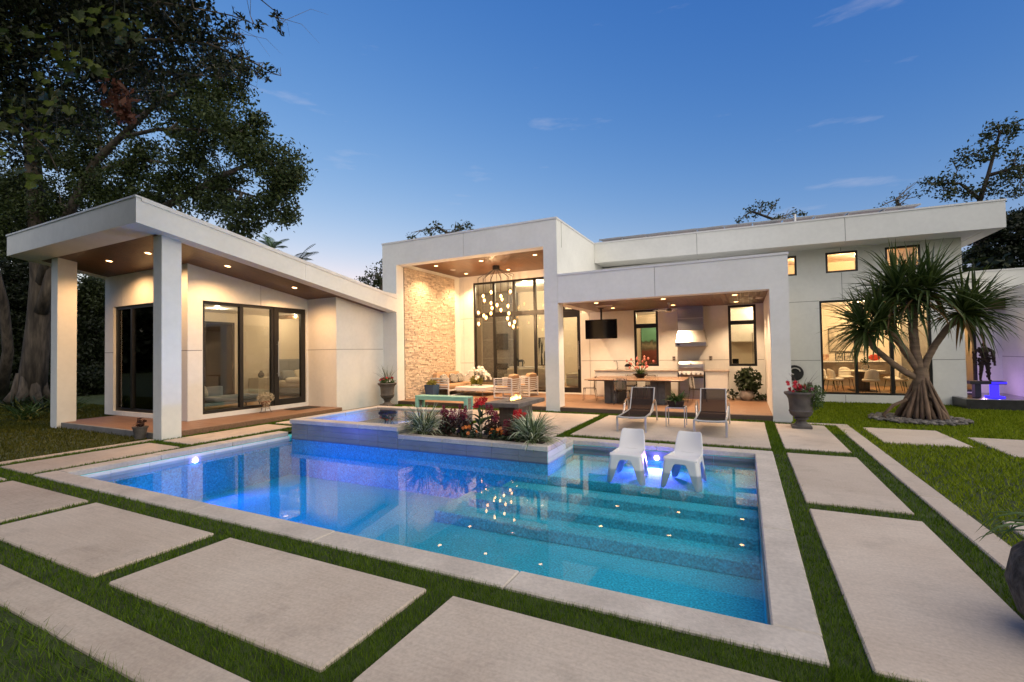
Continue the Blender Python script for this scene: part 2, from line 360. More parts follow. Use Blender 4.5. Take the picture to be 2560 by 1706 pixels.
# water
def WATER(name, absorb, dens):
    m=bpy.data.materials.new(name); n=nodes(m); N=n.nodes; L=n.links
    out=N.new('ShaderNodeOutputMaterial'); tr=N.new('ShaderNodeBsdfTransparent'); gl=N.new('ShaderNodeBsdfGlossy'); gl.inputs['Roughness'].default_value=.0
    fr=N.new('ShaderNodeFresnel'); fr.inputs[0].default_value=1.33
    mi=N.new('ShaderNodeMixShader'); L.new(fr.outputs[0],mi.inputs[0]); L.new(tr.outputs[0],mi.inputs[1]); L.new(gl.outputs[0],mi.inputs[2]); L.new(mi.outputs[0],out.inputs[0])
    va=N.new('ShaderNodeVolumeAbsorption'); va.inputs[0].default_value=(*absorb,1); va.inputs[1].default_value=dens; L.new(va.outputs[0],out.inputs['Volume'])
    t=N.new('ShaderNodeTexCoord'); no=N.new('ShaderNodeTexNoise'); no.inputs['Scale'].default_value=2.2; no.inputs['Detail'].default_value=2
    bu=N.new('ShaderNodeBump'); bu.inputs['Strength'].default_value=.006; bu.inputs['Distance'].default_value=.05
    L.new(t.outputs['Object'],no.inputs['Vector']); L.new(no.outputs['Fac'],bu.inputs['Height']); L.new(bu.outputs[0],gl.inputs['Normal']); L.new(bu.outputs[0],fr.inputs['Normal'])
    return m
mt['water']=WATER('pool_water',(.06,.80,.94),.48); mt['spawater']=WATER('spa_water',(.03,.50,.80),.9)
wt=MB().prism([(PX0-.02,PY0-.02),(PX1+.02,PY0-.02),(PX1+.02,LY1+.02),(LX0-.03,LY1+.02),(LX0-.03,PY1+.03),(PX0-.02,PY1+.03)],ZF-.1,ZW).build('water','water'); tag(wt,kind='structure')
mt['bluelight']=EM('blue_pool_light',(.25,.18,1.),40)
def pool_light(loc,axis,energy,col,aim,cone=160):
    b=MB()
    if axis=='x': b.tube([loc,(loc[0]+.02,loc[1],loc[2])],.045,12)
    else: b.tube([loc,(loc[0],loc[1]-.02,loc[2])],.045,12)
    o=kid(b.build('pool_light','bluelight'),pool)
    d=Vector(aim).normalized(); q=(-d).to_track_quat('Z','Y').to_euler()
    l=lamp(None,'SPOT',tuple(Vector(loc)+d*.06),energy,col,.05,R(cone),.8,q); l.parent=o; l.matrix_parent_inverse=o.matrix_world.inverted()
pool_light((-10.025,5.59,-.235),'x',90,(.12,.10,1),(1,.1,-.1))
pool_light((-1.57,9.272,-.225),'y',130,(.45,.16,1),(0,-1,-.05))
pool_light((-7.2,3.60,-.45),'yy',180,(.03,.12,1),(.12,1,-.02),95)
pool_light((-9.2,3.60,-.5),'yy',50,(.10,.30,1),(.0,1,-.2),110)

# ================================================================== spa
spa=thing('spa','raised square spa with tiled grey wall and still blue water','spa',(-8.35,9.3,0))
SX0,SX1,SY0,SY1=-10.0,-6.68,7.83,10.85
b=MB(); b.box(SX0,SX1,SY0,SY0+.2,-1.05,.2); b.box(SX0,SX0+.2,SY0+.2,SY1,-.3,.2); b.box(SX1-.2,SX1,SY0+.2,SY1,-.3,.2); b.box(SX0+.2,SX1-.2,SY1-.2,SY1,-.3,.2); b.box(SX0+.2,SX1-.2,SY0+.2,SY1-.2,-.6,-.4)
kid(b.build('spa_wall','plaster'),spa)
tiles('y',SY0,-1,SX0,SX1,-.19,.2,6,3,'pooltile',spa); tiles('x',SX1,1,SY0,SY1,-.02,.2,5,1,'pooltile',spa)
for i in range(3):
    a=SX0-.04+(SX1+.06-SX0)*i/3; c=SX0-.04+(SX1+.06-SX0)*(i+1)/3
    kid(MB().cbox(a+.002,c-.002,SY0-.05,SY0+.24,.2,.30,.012).build('coping','concrete2'),spa)
    kid(MB().cbox(a+.002,c-.002,SY1-.30,SY1+.02,.2,.30,.012).build('coping','concrete2'),spa)
for x0,x1 in((SX0-.04,SX0+.24),(SX1-.30,SX1+.02)):
    for i in range(2):
        a=SY0+.245+(SY1-SY0-.55)*i/2; c=a+(SY1-SY0-.55)/2
        kid(MB().cbox(x0,x1,a,c-.004,.2,.30,.012).build('coping','concrete2'),spa)
pool_=pool; pool=spa; pool_light((-8.35,SY1-.21,.0),'y',650,(.08,.45,1),(0,-1,-.25)); pool=pool_  # spa lamp without a visible source, added to turn the spa water blue
sw=MB().box(SX0+.18,SX1-.18,SY0+.18,SY1-.18,-.45,.265).build('spa_water','spawater'); sw.name='spa_water'; kid(sw,spa)

# ================================================================== planter box
pl=thing('planter_box','low tiled planter box with concrete rim at pool edge, full of flowers','planter',(-4.9,8.3,0))
QX0,QX1,QY0,QY1=-6.675,-3.24,7.83,8.76
b=MB(); b.box(QX0,QX1,QY0,QY0+.16,-1.05,.04); b.box(QX0,QX1,QY1-.16,QY1,-.3,.04); b.box(QX1-.16,QX1,QY0+.16,QY1-.16,-1.05,.04); b.box(QX0,QX0+.16,QY0+.16,QY1-.16,-.3,.04)
kid(b.build('planter_wall','plaster'),pl)
tiles('y',QY0,-1,QX0,QX1,-.19,.04,6,2,'pooltile',pl); tiles('x',QX1,1,QY0,QY1,-.19,.04,2,2,'whitetile',pl)
for i in range(3):
    a=QX0+(QX1+.02-QX0)*i/3; c=QX0+(QX1+.02-QX0)*(i+1)/3
    kid(MB().cbox(a+.001,c-.001,QY0-.025,QY0+.17,.04,.14,.012).build('rim','concrete2'),pl)
    kid(MB().cbox(a+.001,c-.001,QY1-.19,QY1+.01,.04,.14,.012).build('rim','concrete2'),pl)
for x0,x1 in((QX0,QX0+.2),(QX1-.18,QX1+.02)): kid(MB().cbox(x0,x1,QY0+.172,QY1-.192,.04,.139,.012).build('rim','concrete2'),pl)
kid(MB().box(QX0+.1,QX1-.1,QY0+.1,QY1-.1,0,.10).build('soil','soil'),pl)

# ================================================================== house
house=thing('house','white stucco single-storey modern house with flat roofs and black window frames','house',(0,0,0))
def hexa(b,x0,x1,y0,y1,fb,ft):
    P=((x0,y0),(x1,y0),(x1,y1),(x0,y1)); vs=[(x,y,fb(x,y)) for x,y in P]+[(x,y,ft(x,y)) for x,y in P]
    return b.add(vs,[(3,2,1,0),(4,5,6,7),(0,1,5,4),(1,2,6,5),(2,3,7,6),(3,0,4,7)])
def wall(axis,plane,out,a0,a1,z0,z1,op=(),ja=(),jz=(),t=.2,top=None,mat='stucco',gap=.016,trim=.02,name='wall_panel',parent=None):
    parent=parent or house
    As=sorted({a0,a1,*[v for o in op for v in o[:2]],*ja}); Zs=sorted({z0,z1,*[v for o in op for v in o[2:]],*jz})
    Aj=[a0,*sorted(ja),a1]; Zj=[z0,*sorted(jz),z1]
    def hole(a,z): return any(o[0]<a<o[1] and o[2]<z<o[3] for o in op)
    def put(b,A0,A1,Z0,Z1,d0,d1,istop):
        p0,p1=sorted((plane-out*d0,plane-out*d1))
        xx=(A0,A1,p0,p1) if axis=='y' else (p0,p1,A0,A1)
        if istop and top: hexa(b,*xx,lambda x,y:Z0,lambda x,y:top(x,y))
        else: b.box(*xx,Z0,Z1)
    back=MB()
    for i in range(len(As)-1):
        for k in range(len(Zs)-1):
            if hole(.5*(As[i]+As[i+1]),.5*(Zs[k]+Zs[k+1])): continue
            put(back,As[i]+(trim if As[i]==a0 else 0),As[i+1]-(trim if As[i+1]==a1 else 0),Zs[k],Zs[k+1],.015,t,Zs[k+1]==z1)
    back.build('wall_core','joint',parent)
    for i in range(len(Aj)-1):
        for k in range(len(Zj)-1):
            b=MB()
            for m in range(len(As)-1):
                if not(Aj[i]-1e-6<=As[m] and As[m+1]<=Aj[i+1]+1e-6): continue
                for n in range(len(Zs)-1):
                    if not(Zj[k]-1e-6<=Zs[n] and Zs[n+1]<=Zj[k+1]+1e-6): continue
                    if hole(.5*(As[m]+As[m+1]),.5*(Zs[n]+Zs[n+1])): continue
                    A0=As[m]+(gap/2 if As[m]==Aj[i] and i>0 else 0); A1=As[m+1]-(gap/2 if As[m+1]==Aj[i+1] and i<len(Aj)-2 else 0)
                    Z0=Zs[n]+(gap/2 if Zs[n]==Zj[k] and k>0 else 0); Z1=Zs[n+1]-(gap/2 if Zs[n+1]==Zj[k+1] and k<len(Zj)-2 else 0)
                    put(b,A0,A1,Z0,Z1,0,.0151,Zs[n+1]==z1)
            if b.f: b.build(name,mat,parent)
    # reveals round the openings
    for o in op:
        b=MB(); e=.012
        for (A0,A1,Z0,Z1) in((o[0]-e,o[0]+.002,o[2],o[3]),(o[1]-.002,o[1]+e,o[2],o[3]),(o[0],o[1],o[3]-.002,o[3]+e),(o[0],o[1],o[2]-e,o[2]+.002)):
            put(b,A0,A1,Z0,Z1,.003,t-.003,False)
        b.build('reveal',mat,parent)
def window(axis,plane,out,a0,a1,z0,z1,mull=(),trans=(),fw=.075,dep=.1,inset=.07,parent=None,name='window',mw=.07,label=None):
    """frame with mullions (a, width) and transoms (z, width); one pane for each field"""
    parent=parent or house
    b=MB()
    def put(b,A0,A1,Z0,Z1,d0,d1):
        p0,p1=sorted((plane-out*d0,plane-out*d1))
        if axis=='y': b.box(A0,A1,p0,p1,Z0,Z1)
        else: b.box(p0,p1,A0,A1,Z0,Z1)
    e=.003
    put(b,a0+e,a1-e,z0+e,z0+fw,inset,inset+dep); put(b,a0+e,a1-e,z1-fw,z1-e,inset,inset+dep)
    put(b,a0+e,a0+fw,z0+fw,z1-fw,inset,inset+dep); put(b,a1-fw,a1-e,z0+fw,z1-fw,inset,inset+dep)
    Ma=[(a0,2*fw)]+[(m if isinstance(m,tuple) else (m,mw)) for m in mull]+[(a1,2*fw)]
    Tz=[(z0,2*fw)]+[(m if isinstance(m,tuple) else (m,mw)) for m in trans]+[(z1,2*fw)]
    for m,wd in Ma[1:-1]: put(b,m-wd/2,m+wd/2,z0+fw,z1-fw,inset-.005,inset+dep+.005)
    for m,wd in Tz[1:-1]: put(b,a0+fw,a1-fw,m-wd/2,m+wd/2,inset+.002,inset+dep-.002)
    fr=b.build(name,'blackframe',parent)
    for i in range(len(Ma)-1):
        for k in range(len(Tz)-1):
            p=MB(); put(p,Ma[i][0]+Ma[i][1]/2-.01,Ma[i+1][0]-Ma[i+1][1]/2+.01,Tz[k][0]+Tz[k][1]/2-.01,Tz[k+1][0]-Tz[k+1][1]/2+.01,inset+dep*.5-.004,inset+dep*.5+.004)
            p.build('pane','glass',fr)
    return fr
# ---------------- west wing
S=lambda y:4.79-.1624*(y-5.285)
WT=lambda x,y:S(y)+.2
WX0,WX1,WY=-18.2,-13.68,7.43
wall('y',WY,-1,WX0,WX1-.016,ZD,4.4,[(-17.68,-14.25,.235,3.48)],(-17.1,),(2.05,),top=WT)
window('y',WY,-1,-17.68,-14.25,.235,3.48,[(-16.75,.10)],[],fw=.09)
wall('x',WX1,1,WY,11.36,ZD,3.6,[(7.83,11.30,.235,3.47)],(9.6,),(2.05,),top=WT)
wf=window('x',WX1,1,7.83,10.10,.235,3.47,[(9.01,.11)],[],fw=.09)
# pivot door of the bedroom
def door(axis,plane,out,a0,a1,z0,z1,hside,st=.17,parent=None,rail=.2):
    b=MB()
    def put(b,A0,A1,Z0,Z1,d0,d1):
        p0,p1=sorted((plane-out*d0,plane-out*d1))
        if axis=='y': b.box(A0,A1,p0,p1,Z0,Z1)
        else: b.box(p0,p1,A0,A1,Z0,Z1)
    put(b,a0,a0+st,z0,z1,.05,.15); put(b,a1-st,a1,z0,z1,.05,.15); put(b,a0+st,a1-st,z0,z0+rail,.05,.15); put(b,a0+st,a1-st,z1-rail*.85,z1,.05,.15)
    d=b.build('door','blackframe',parent or house)
    p=MB(); put(p,a0+st-.01,a1-st+.01,z0+rail-.01,z1-rail*.85+.01,.095,.103); p.build('pane','glass',d)
    h=MB(); ha=a0+st*.55 if hside<0 else a1-st*.55
    pl0=plane+out*.03
    P=(lambda z:(ha,pl0,z)) if axis=='y' else (lambda z:(pl0,ha,z))
    Pi=(lambda z:(ha,plane-out*.07,z)) if axis=='y' else (lambda z:(plane-out*.07,ha,z))
    h.tube([P(z0+.95),P(z0+2.1)],.016,8); h.tube([P(z0+1.05),Pi(z0+1.05)],.010,6); h.tube([P(z0+2.0),Pi(z0+2.0)],.010,6)
    h.build('handle','steel',d,smooth=40); return d
door('x',WX1,1,10.10,11.297,.238,3.467,-1)
# wing bump-out, clad panels
wall('y',11.36,-1,WX1-.016,-12.316,ZD-.1,3.5,[],(),(2.05,),top=WT)
wall('x',-12.3,1,11.36,13.64,-.1,3.4,[],(),(2.05,),top=WT)
# wing columns
def column(x0,x1,y0,y1,z0,z1,top=None,plinth=True,joint=None):
    b=MB()
    if top: hexa(b,x0,x1,y0,y1,lambda x,y:z0,top)
    elif joint:
        b.box(x0,x1,y0,y1,z0,joint-.008); b.box(x0+.012,x1-.012,y0+.012,y1-.012,joint-.01,joint+.01); b.box(x0,x1,y0,y1,joint+.008,z1)
    else: b.box(x0,x1,y0,y1,z0,z1)
    o=b.build('column','stucco',house)
    if plinth: MB().cbox(x0-.006,x1+.006,y0-.006,y1+.006,z0,z0+.12,.004).build('plinth','stucco',o)
column(-12.29,-11.94,5.93,6.35,-.1,4.7,lambda x,y:S(y)+.1,plinth=False)
column(-17.42,-17.03,5.88,6.30,-.1,4.7,lambda x,y:S(y)+.1,plinth=False)
# wing roof
FX0,FX1,FY0,FY1=-18.45,-11.64,5.285,13.64
b=MB(); hexa(b,FX0+.01,FX1-.01,FY0+.01,FY1-.01,lambda x,y:S(y)+.045,lambda x,y:S(y)+.57); roofw=b.build('roof','trimcap',house)
b=MB(); hexa(b,FX0,FX1,FY0,FY0+.56,lambda x,y:S(y),lambda x,y:S(y)+.55); b.build('fascia','stucco',house)
for y0,y1 in((FY0+.56,9.6),(9.6,FY1)):
    b=MB(); hexa(b,FX1-.40,FX1,y0+(.004 if y0>9 else 0),y1,lambda x,y:S(y),lambda x,y:S(y)+.55); b.build('fascia','stucco',house)
b=MB(); hexa(b,FX0,FX0+.4,FY0+.56,FY1,lambda x,y:S(y),lambda x,y:S(y)+.55); b.build('fascia','stucco',house)
def TP(y): return S(y)+.59 if y<12.95 else max(S(y)+.59, S(12.95)+.59-.05*(y-12.95))
b=MB()
hexa(b,FX0-.02,FX1+.02,FY0-.02,FY0+.1,lambda x,y:S(y)+.55,lambda x,y:S(y)+.59)
for y0,y1 in((FY0+.1,12.95),(12.95,FY1-.003)): hexa(b,FX1-.1,FX1+.02,y0,y1,lambda x,y:S(y)+.50,lambda x,y:TP(y))
hexa(b,FX0-.02,FX0+.1,FY0+.1,FY1,lambda x,y:S(y)+.55,lambda x,y:S(y)+.59)
b.build('roof_edge','trimcap',house)
def planks_slope(x0,x1,y0,y1,wd,par):
    n=int((x1-x0)/wd)
    for i in range(n):
        b=MB(); a=x0+(x1-x0)*i/n; c=x0+(x1-x0)*(i+1)/n-.006; hexa(b,a,c,y0,y1,lambda x,y:S(y)+.012,lambda x,y:S(y)+.04); b.build('soffit_plank','soffit',par)
planks_slope(FX0+.405,FX1-.405,FY0+.565,13.6,.135,roofw)
# ---------------- living pavilion
YK=13.64
def beam(x0,x1,y0,y1,z0,z1,joints=(),name='fascia'):
    X=[x0,*joints,x1]
    for i in range(len(X)-1): MB().box(X[i]+(.007 if i else 0),X[i+1]-(.007 if i<len(X)-2 else 0),y0,y1,z0,z1).build(name,'stucco',house)
    if joints: MB().box(x0+.05,x1-.05,y0+.015,y1-.02,z0+.02,z1-.02).build('wall_core','joint',house)
beam(-12.31,-5.2,YK,14.05,5.2,6.03,(-8.65,))
MB().box(-12.33,-5.18,YK-.02,14.06,6.03,6.09).build('roof_edge','trimcap',house)
MB().box(-12.31,-11.64,YK,14.05,-.1,5.2).build('column','stucco',house)
column(-5.66,-5.2,YK,14.10,-.1,5.2,joint=3.41)
MB().box(-5.66,-5.2,14.10,17.75,3.42,6.03).build('wall_panel','stucco',house)
MB().box(-5.27,-5.18,14.06,17.76,6.03,6.09).build('roof_edge','trimcap',house)
MB().box(-12.31,-11.70,14.05,18.05,-.1,6.03).build('wall_core','stucco',house)
MB().box(-12.33,-12.2,14.06,18.3,6.03,6.09).build('roof_edge','trimcap',house)
roofl=MB().box(-12.2,-5.3,14.0,24.6,5.40,5.98).build('roof','trimcap',house)
def planks_flat(x0,x1,y0,y1,z,wd,par):
    n=int((x1-x0)/wd)
    for i in range(n): MB().box(x0+(x1-x0)*i/n,x0+(x1-x0)*(i+1)/n-.006,y0,y1,z,z+.022).build('soffit_plank','soffit',par)
planks_flat(-11.70,-5.66,14.05,18.05,5.33,.135,roofl)
MB().box(-5.66,-5.2,17.752,18.92,3.42,6.0).build('wall_panel','stucco',house)
# ---------------- kitchen pavilion
beam(-5.195,1.03,YK,14.05,3.37,4.22,(-2.25,))
MB().box(-5.2,1.05,YK-.02,14.06,4.22,4.28).build('roof_edge','trimcap',house)
column(.6,1.03,YK,14.10,-.1,3.37)
MB().box(.6,1.03,14.10,18.9,-.1,4.22).build('wall_panel','stucco',house)
roofk=MB().box(-5.2,.98,14.0,18.9,3.46,4.12).build('roof','trimcap',house)
planks_flat(-5.2,.6,14.05,18.05,3.39,.15,roofk)
# back wall of both pavilions
YB=18.05
wall('y',YB,-1,-11.7,-10.97,ZD,5.33,[],(-11.5,),(1.40,3.41))
wall('y',YB,-1,-10.97,-5.93,ZD,5.33,[(-10.969,-5.931,.16,5.02)],(),())
window('y',YB,-1,-10.969,-6.70,.16,5.02,[(-9.93,.11),(-8.93,.11),(-7.95,.11)],[(3.53,.20)],fw=.085,inset=.05)
window('y',YB,-1,-6.70,-5.931,3.50,5.02,[],[],fw=.085,inset=.05)
MB().box(-6.70,-5.935,YB+.05,YB+.15,3.42,3.50).build('door_head','blackframe',house)
door('y',YB,-1,-6.95,-5.935,.165,3.42,1,st=.15)
wall('y',YB,-1,-5.93,.6,ZD,3.40,[(-3.79,-2.89,1.24,3.385),(-.505,.37,1.235,3.375)],(-5.55,),(1.46,))
window('y',YB,-1,-3.79,-2.89,1.24,3.385,[],[(2.77,.16)],fw=.085,inset=.02)
window('y',YB,-1,-.505,.37,1.235,3.375,[],[(2.76,.14)],fw=.085,inset=.02)
# ---------------- east block
YM=18.9
fb=lambda x,y:5.30-.0155*(x+5.2); ft=lambda x,y:6.05-.0155*(x+5.2)
X=[-5.195,-1.44,2.92,6.62]
wall('y',YM,-1,1.03,6.004,-.1,5.27,[(2.31,5.24,.25,3.43),(1.031,1.69,4.36,5.06),(2.53,3.43,4.36,5.06),(4.15,5.05,4.36,5.06)],(2.97,),(1.40,3.43))
wall('y',YM,-1,-5.2,1.03,4.0,5.27,[(.85,1.029,4.36,5.06)],(-1.5,),())
window('y',YM,-1,2.31,5.24,.25,3.43,[(3.30,.09),(4.25,.10)],[],fw=.07,inset=.05)
for x0,x1 in((.85,1.69),(2.53,3.43),(4.15,5.05)): window('y',YM,-1,x0,x1,4.36,5.06,[],[],fw=.065,inset=.03)
for i in range(3):
    b=MB(); hexa(b,X[i]+(.007 if i else 0),X[i+1]-(.007 if i<2 else 0),17.75,18.1,fb,ft); b.build('fascia','stucco',house)
b=MB(); hexa(b,-5.1,6.6,17.77,18.08,lambda x,y:fb(x,y)+.02,lambda x,y:ft(x,y)-.02); b.build('wall_core','joint',house)
b=MB(); hexa(b,6.27,6.62,18.1,26,fb,ft); b.build('fascia','stucco',house)
b=MB(); hexa(b,-5.19,6.64,17.73,17.9,ft,lambda x,y:ft(x,y)+.05); hexa(b,6.5,6.64,17.9,26,ft,lambda x,y:ft(x,y)+.05); b.build('roof_edge','trimcap',house)
b=MB(); hexa(b,-5.19,6.27,18.1,26,lambda x,y:fb(x,y)+.02,lambda x,y:ft(x,y)-.05); roofm=b.build('roof','stucco',house)
wall('x',6.02,1,YM+.001,25.5,-.1,5.25,[],(21.0,),(1.40,3.43))
# courtyard side
wall('x',7.6,-1,17.95,22,-.1,3.58,[],(),(1.45,),t=.25)
MB().box(7.58,7.87,17.93,22,3.58,3.63).build('roof_edge','trimcap',house)
wall('y',21.0,-1,6.02,7.6,.2,3.0,[(6.15,6.98,.25,2.95)],(),(),t=.2)
window('y',21.0,-1,6.15,6.98,.25,2.95,[],[],fw=.08,inset=.02)
MB().box(6.02,7.58,20.6,21.2,3.0,3.35).build('canopy','deckedge',house)
MB().box(6.03,13,21.3,21.6,3.4,4.32).build('wall_panel','stucco',house); MB().box(6.03,13,21.28,21.62,4.32,4.37).build('roof_edge','trimcap',house)
# ---------------- decks
deck=MB().box(-11.64,.6,13.70,18.05,-.1,ZD-.022).build('deck','deckedge',house)
MB().cbox(-11.64,-5.66,13.66,13.74,-.05,ZD-.002,.006).build('deck_edge','deckedge',deck); MB().cbox(-5.2,.6,13.66,13.74,-.05,ZD-.002,.006).build('deck_edge','deckedge',deck)
def planks_floor(x0,x1,y0,y1,par,row=.22,ln=1.8):
    n=round((y1-y0)/row)
    for j in range(n):
        a=x0; k=0; off=random.uniform(.3,ln)
        while a<x1-.02:
            e=min(x1,a+(off if k==0 else ln)); 
            if x1-e<.15: e=x1
            MB().box(a,e-.003,y0+(y1-y0)*j/n,y0+(y1-y0)*(j+1)/n-.003,ZD-.02,ZD).build('deck_board','deck',par); a=e; k+=1
planks_floor(-11.64,.6,13.745,18.05,deck)
deckw=MB().box(-17.40,-12.06,6.0,7.43,-.1,ZD-.022).box(-13.68,-12.06,7.43,11.36,-.1,ZD-.022).build('deck','deckedge',house)
mt['decky']=WOOD('wood_look_tile_lengthwise',(.30,.17,.098),(.18,.10,.06),'y',.5,fine=26,along=1.4,bump=.04,island=.2)
planks_floor(-17.40,-12.10,6.04,7.42,deckw)
n=8
for j in range(n):
    yy=7.425
    while yy<11.3:
        e=min(11.355,yy+random.uniform(1.2,2.0)); x0=-13.675+(13.675-12.10)*j/n
        MB().box(x0,x0+(13.675-12.10)/n-.003,yy,e-.003,ZD-.02,ZD).build('deck_board','decky',deckw); yy=e
MB().cbox(-12.11,-12.05,6.35,11.355,-.05,ZD+.001,.006).build('deck_edge','deck',deckw); MB().cbox(-17.42,-12.3,5.97,6.04,-.05,ZD+.001,.006).build('deck_edge','joint',deckw)
# ---------------- rooms behind the glass
def room(x0,x1,y0,y1,z0,z1,mat='intwall',floor='intfloor',front=None,side=None,back=True):
    b=MB(); t=.04
    if back: b.box(x0,x1,y1,y1+t,z0,z1)
    b.box(x0-t,x0,y0,y1,z0,z1) 
    if side!='open': b.box(x1,x1+t,y0,y1,z0,z1)
    b.build('interior_wall',mat,house); MB().box(x0,x1,y0,y1,z1,z1+t).build('interior_ceiling','whitepaint',house)
    MB().box(x0,x1,y0,y1,z0-t,z0).build('interior_floor',floor,house)
ZI=.17
def ceiling_lamp(x,y,z,e,size=1.0,col=(1,.68,.38)):
    for dx,dy in((-.5,-.5),(.5,.5)):
        o=MB().lathe([(.001,-.012),(.07,-.012),(.085,-.002)],14,(x+dx*size,y+dy*size,z),cap=False).build('ceiling_lamp',mt['bulb3'],house)
        lamp(o,'POINT',(x+dx*size,y+dy*size,z-.12),e*.55,col,0)
mt['bulb3']=EM('room_light_glow',(1,.75,.48),5)
room(-18.0,-12.5,11.55,16.2,ZI,3.55,side=None); room(-18.0,-13.9,7.64,11.55,ZI,3.55,side='open',back=False); ceiling_lamp(-15.6,10.6,3.55,60,1.5,(1,.74,.46)); ceiling_lamp(-16.2,14.2,3.55,60,1.5,(1,.74,.46))
room(-14.2,-5.75,18.26,24.2,ZI,5.3); ceiling_lamp(-11,20.5,5.3,230,2,(1,.72,.44)); ceiling_lamp(-8,22,5.3,190,2,(1,.78,.5))
room(-5.6,1.2,18.27,21.5,ZI,3.45,side=None); ceiling_lamp(-3.4,19.8,3.45,75,1.2); ceiling_lamp(-.1,19.8,3.45,70,1.2)
room(1.35,5.95,19.12,24.6,ZI,3.6); ceiling_lamp(3.3,21.2,3.6,170,1.5,(1,.66,.36)); ceiling_lamp(4.8,23,3.6,140,1.2,(1,.66,.34))
room(.6,5.95,19.12,22,4.2,5.22); ceiling_lamp(1.6,20.2,5.2,60,.8,(1,.58,.26)); ceiling_lamp(3.6,20.4,5.2,80,.8,(1,.62,.3))
room(6.1,7.5,21.22,23.5,.22,3.0); ceiling_lamp(6.8,22.2,3.0,30,.8,(1,.60,.28))
# ================================================================== light fittings
def downlight(x,y,z,energy,slope=0,spot=118,col=(1,.66,.39),soft=0,tr=.07):
    T=Matrix.Translation((x,y,z))@Matrix.Rotation(slope,4,'X')
    b=MB().lathe([(tr*.9,-.002),(tr*1.25,-.008),(tr*1.35,-.002),(tr*1.35,.004)],20,cap=False); b.v=[tuple(T@Vector(v)) for v in b.v]
    o=b.build('downlight','whitepaint',house,smooth=40)
    d=MB().lathe([(.001,-.004),(tr*.92,-.004)],20,cap=False); d.v=[tuple(T@Vector(v)) for v in d.v]; d.build('bulb','bulb',o)
    lamp(o,'SPOT',(x,y,z-.03),energy,col,soft,R(spot),.7)
sl=-math.atan(.1624)
for x,y,e in((-15.85,6.56,130),(-13.85,6.56,130),(-12.75,7.96,135),(-12.75,10.1,135)): downlight(x,y,S(y)+.012,e,sl,150,(1,.55,.24))
for x,y in((-10.88,15.12),(-8.85,15.19),(-6.65,15.24),(-10.85,17.3),(-8.82,17.4),(-6.65,17.4)): downlight(x,y,5.33,250,col=(1,.60,.31))
for x,y in((-4.23,14.55),(-2.17,14.62),(-.22,14.76),(-4.23,16.65),(-2.18,16.85),(-.22,16.95)): downlight(x,y,3.39,180)
for x,y,z in((-10.81,16.2,5.33),(.43,16.1,3.39)):
    MB().lathe([(.001,-.012),(.10,-.012),(.115,-.004),(.115,.002)],20,(x,y,z),cap=False).build('ceiling_speaker','whitepaint',house,smooth=40)
MB().box(-4.55,-4.0,15.55,15.72,3.382,3.392).build('ceiling_vent','whitepaint',house)

# ================================================================== split-stone cladding of the living pavilion's side wall
clad=MB().box(-11.70,-11.655,14.10,17.58,ZD,5.19).build('stone_cladding','stoneback',house)
stones=[]; z=ZD
while z<5.17:
    h=min(random.uniform(.04,.08),5.185-z); y=14.10+0; k=0
    while y<17.56:
        l=random.uniform(.14,.42); 
        if k==0: l*=random.uniform(.3,1)
        e=min(y+l,17.58); stones.append((y,e,z,z+h,random.uniform(.004,.035))); y=e; k+=1
    z+=h
stones.sort(key=lambda s:-(s[1]-s[0])*(s[3]-s[2])/((s[0])**2))
far=MB()
for i,(y0,y1,z0,z1,d) in enumerate(stones):
    j=[random.uniform(-.008,.008) for _ in range(4)]; x=-11.66; g=.0022
    vs=[(x,y0+g,z0+g),(x,y1-g,z0+g),(x,y1-g,z1-g),(x,y0+g,z1-g),(x+d+j[0],y0+g+.004,z0+g+.004),(x+d+j[1],y1-g-.004,z0+g+.004),(x+d+j[2],y1-g-.004,z1-g-.003),(x+d+j[3],y0+g+.004,z1-g-.003)]
    fs=[(4,5,6,7),(0,1,5,4),(1,2,6,5),(2,3,7,6),(3,0,4,7)]
    if i<300: MB().add(vs,fs).build('stone','stone',clad)
    else: far.add(vs,fs)
tag(far.build('stones','stone',clad),kind='stuff')

# ================================================================== chandelier
ch=thing('chandelier','black chandelier of many clear glass pendants hanging from the high porch ceiling','chandelier',(-8.85,16.36,5.33))
def loc3(p): return (p[0]+8.85,p[1]-16.36,p[2]-5.33)
b=MB().lathe([(.001,-.17),(.13,-.17),(.14,-.155),(.14,0),(.001,0)],20); b.build('canopy','blackmatt',ch,smooth=40)
mt['jar']=GLASS('pendant_glass',(1,.93,.80),refl=2.,ior=1.4)
PD=[(-9.056,4.281),(-9.427,4.151),(-9.375,3.97),(-8.191,4.244),(-8.613,4.09),(-8.562,3.97),(-9.064,3.843),(-8.793,3.747),(-9.025,3.643),(-8.307,3.68),(-9.663,3.485),(-9.41,3.354),(-9.307,3.268),(-9.077,3.427),(-8.623,3.541),(-8.271,3.39),(-8.333,3.195),(-9.653,3.031),(-8.25,2.971),(-8.027,3.04),(-8.089,2.86)]
rods=MB(); random.seed(3)
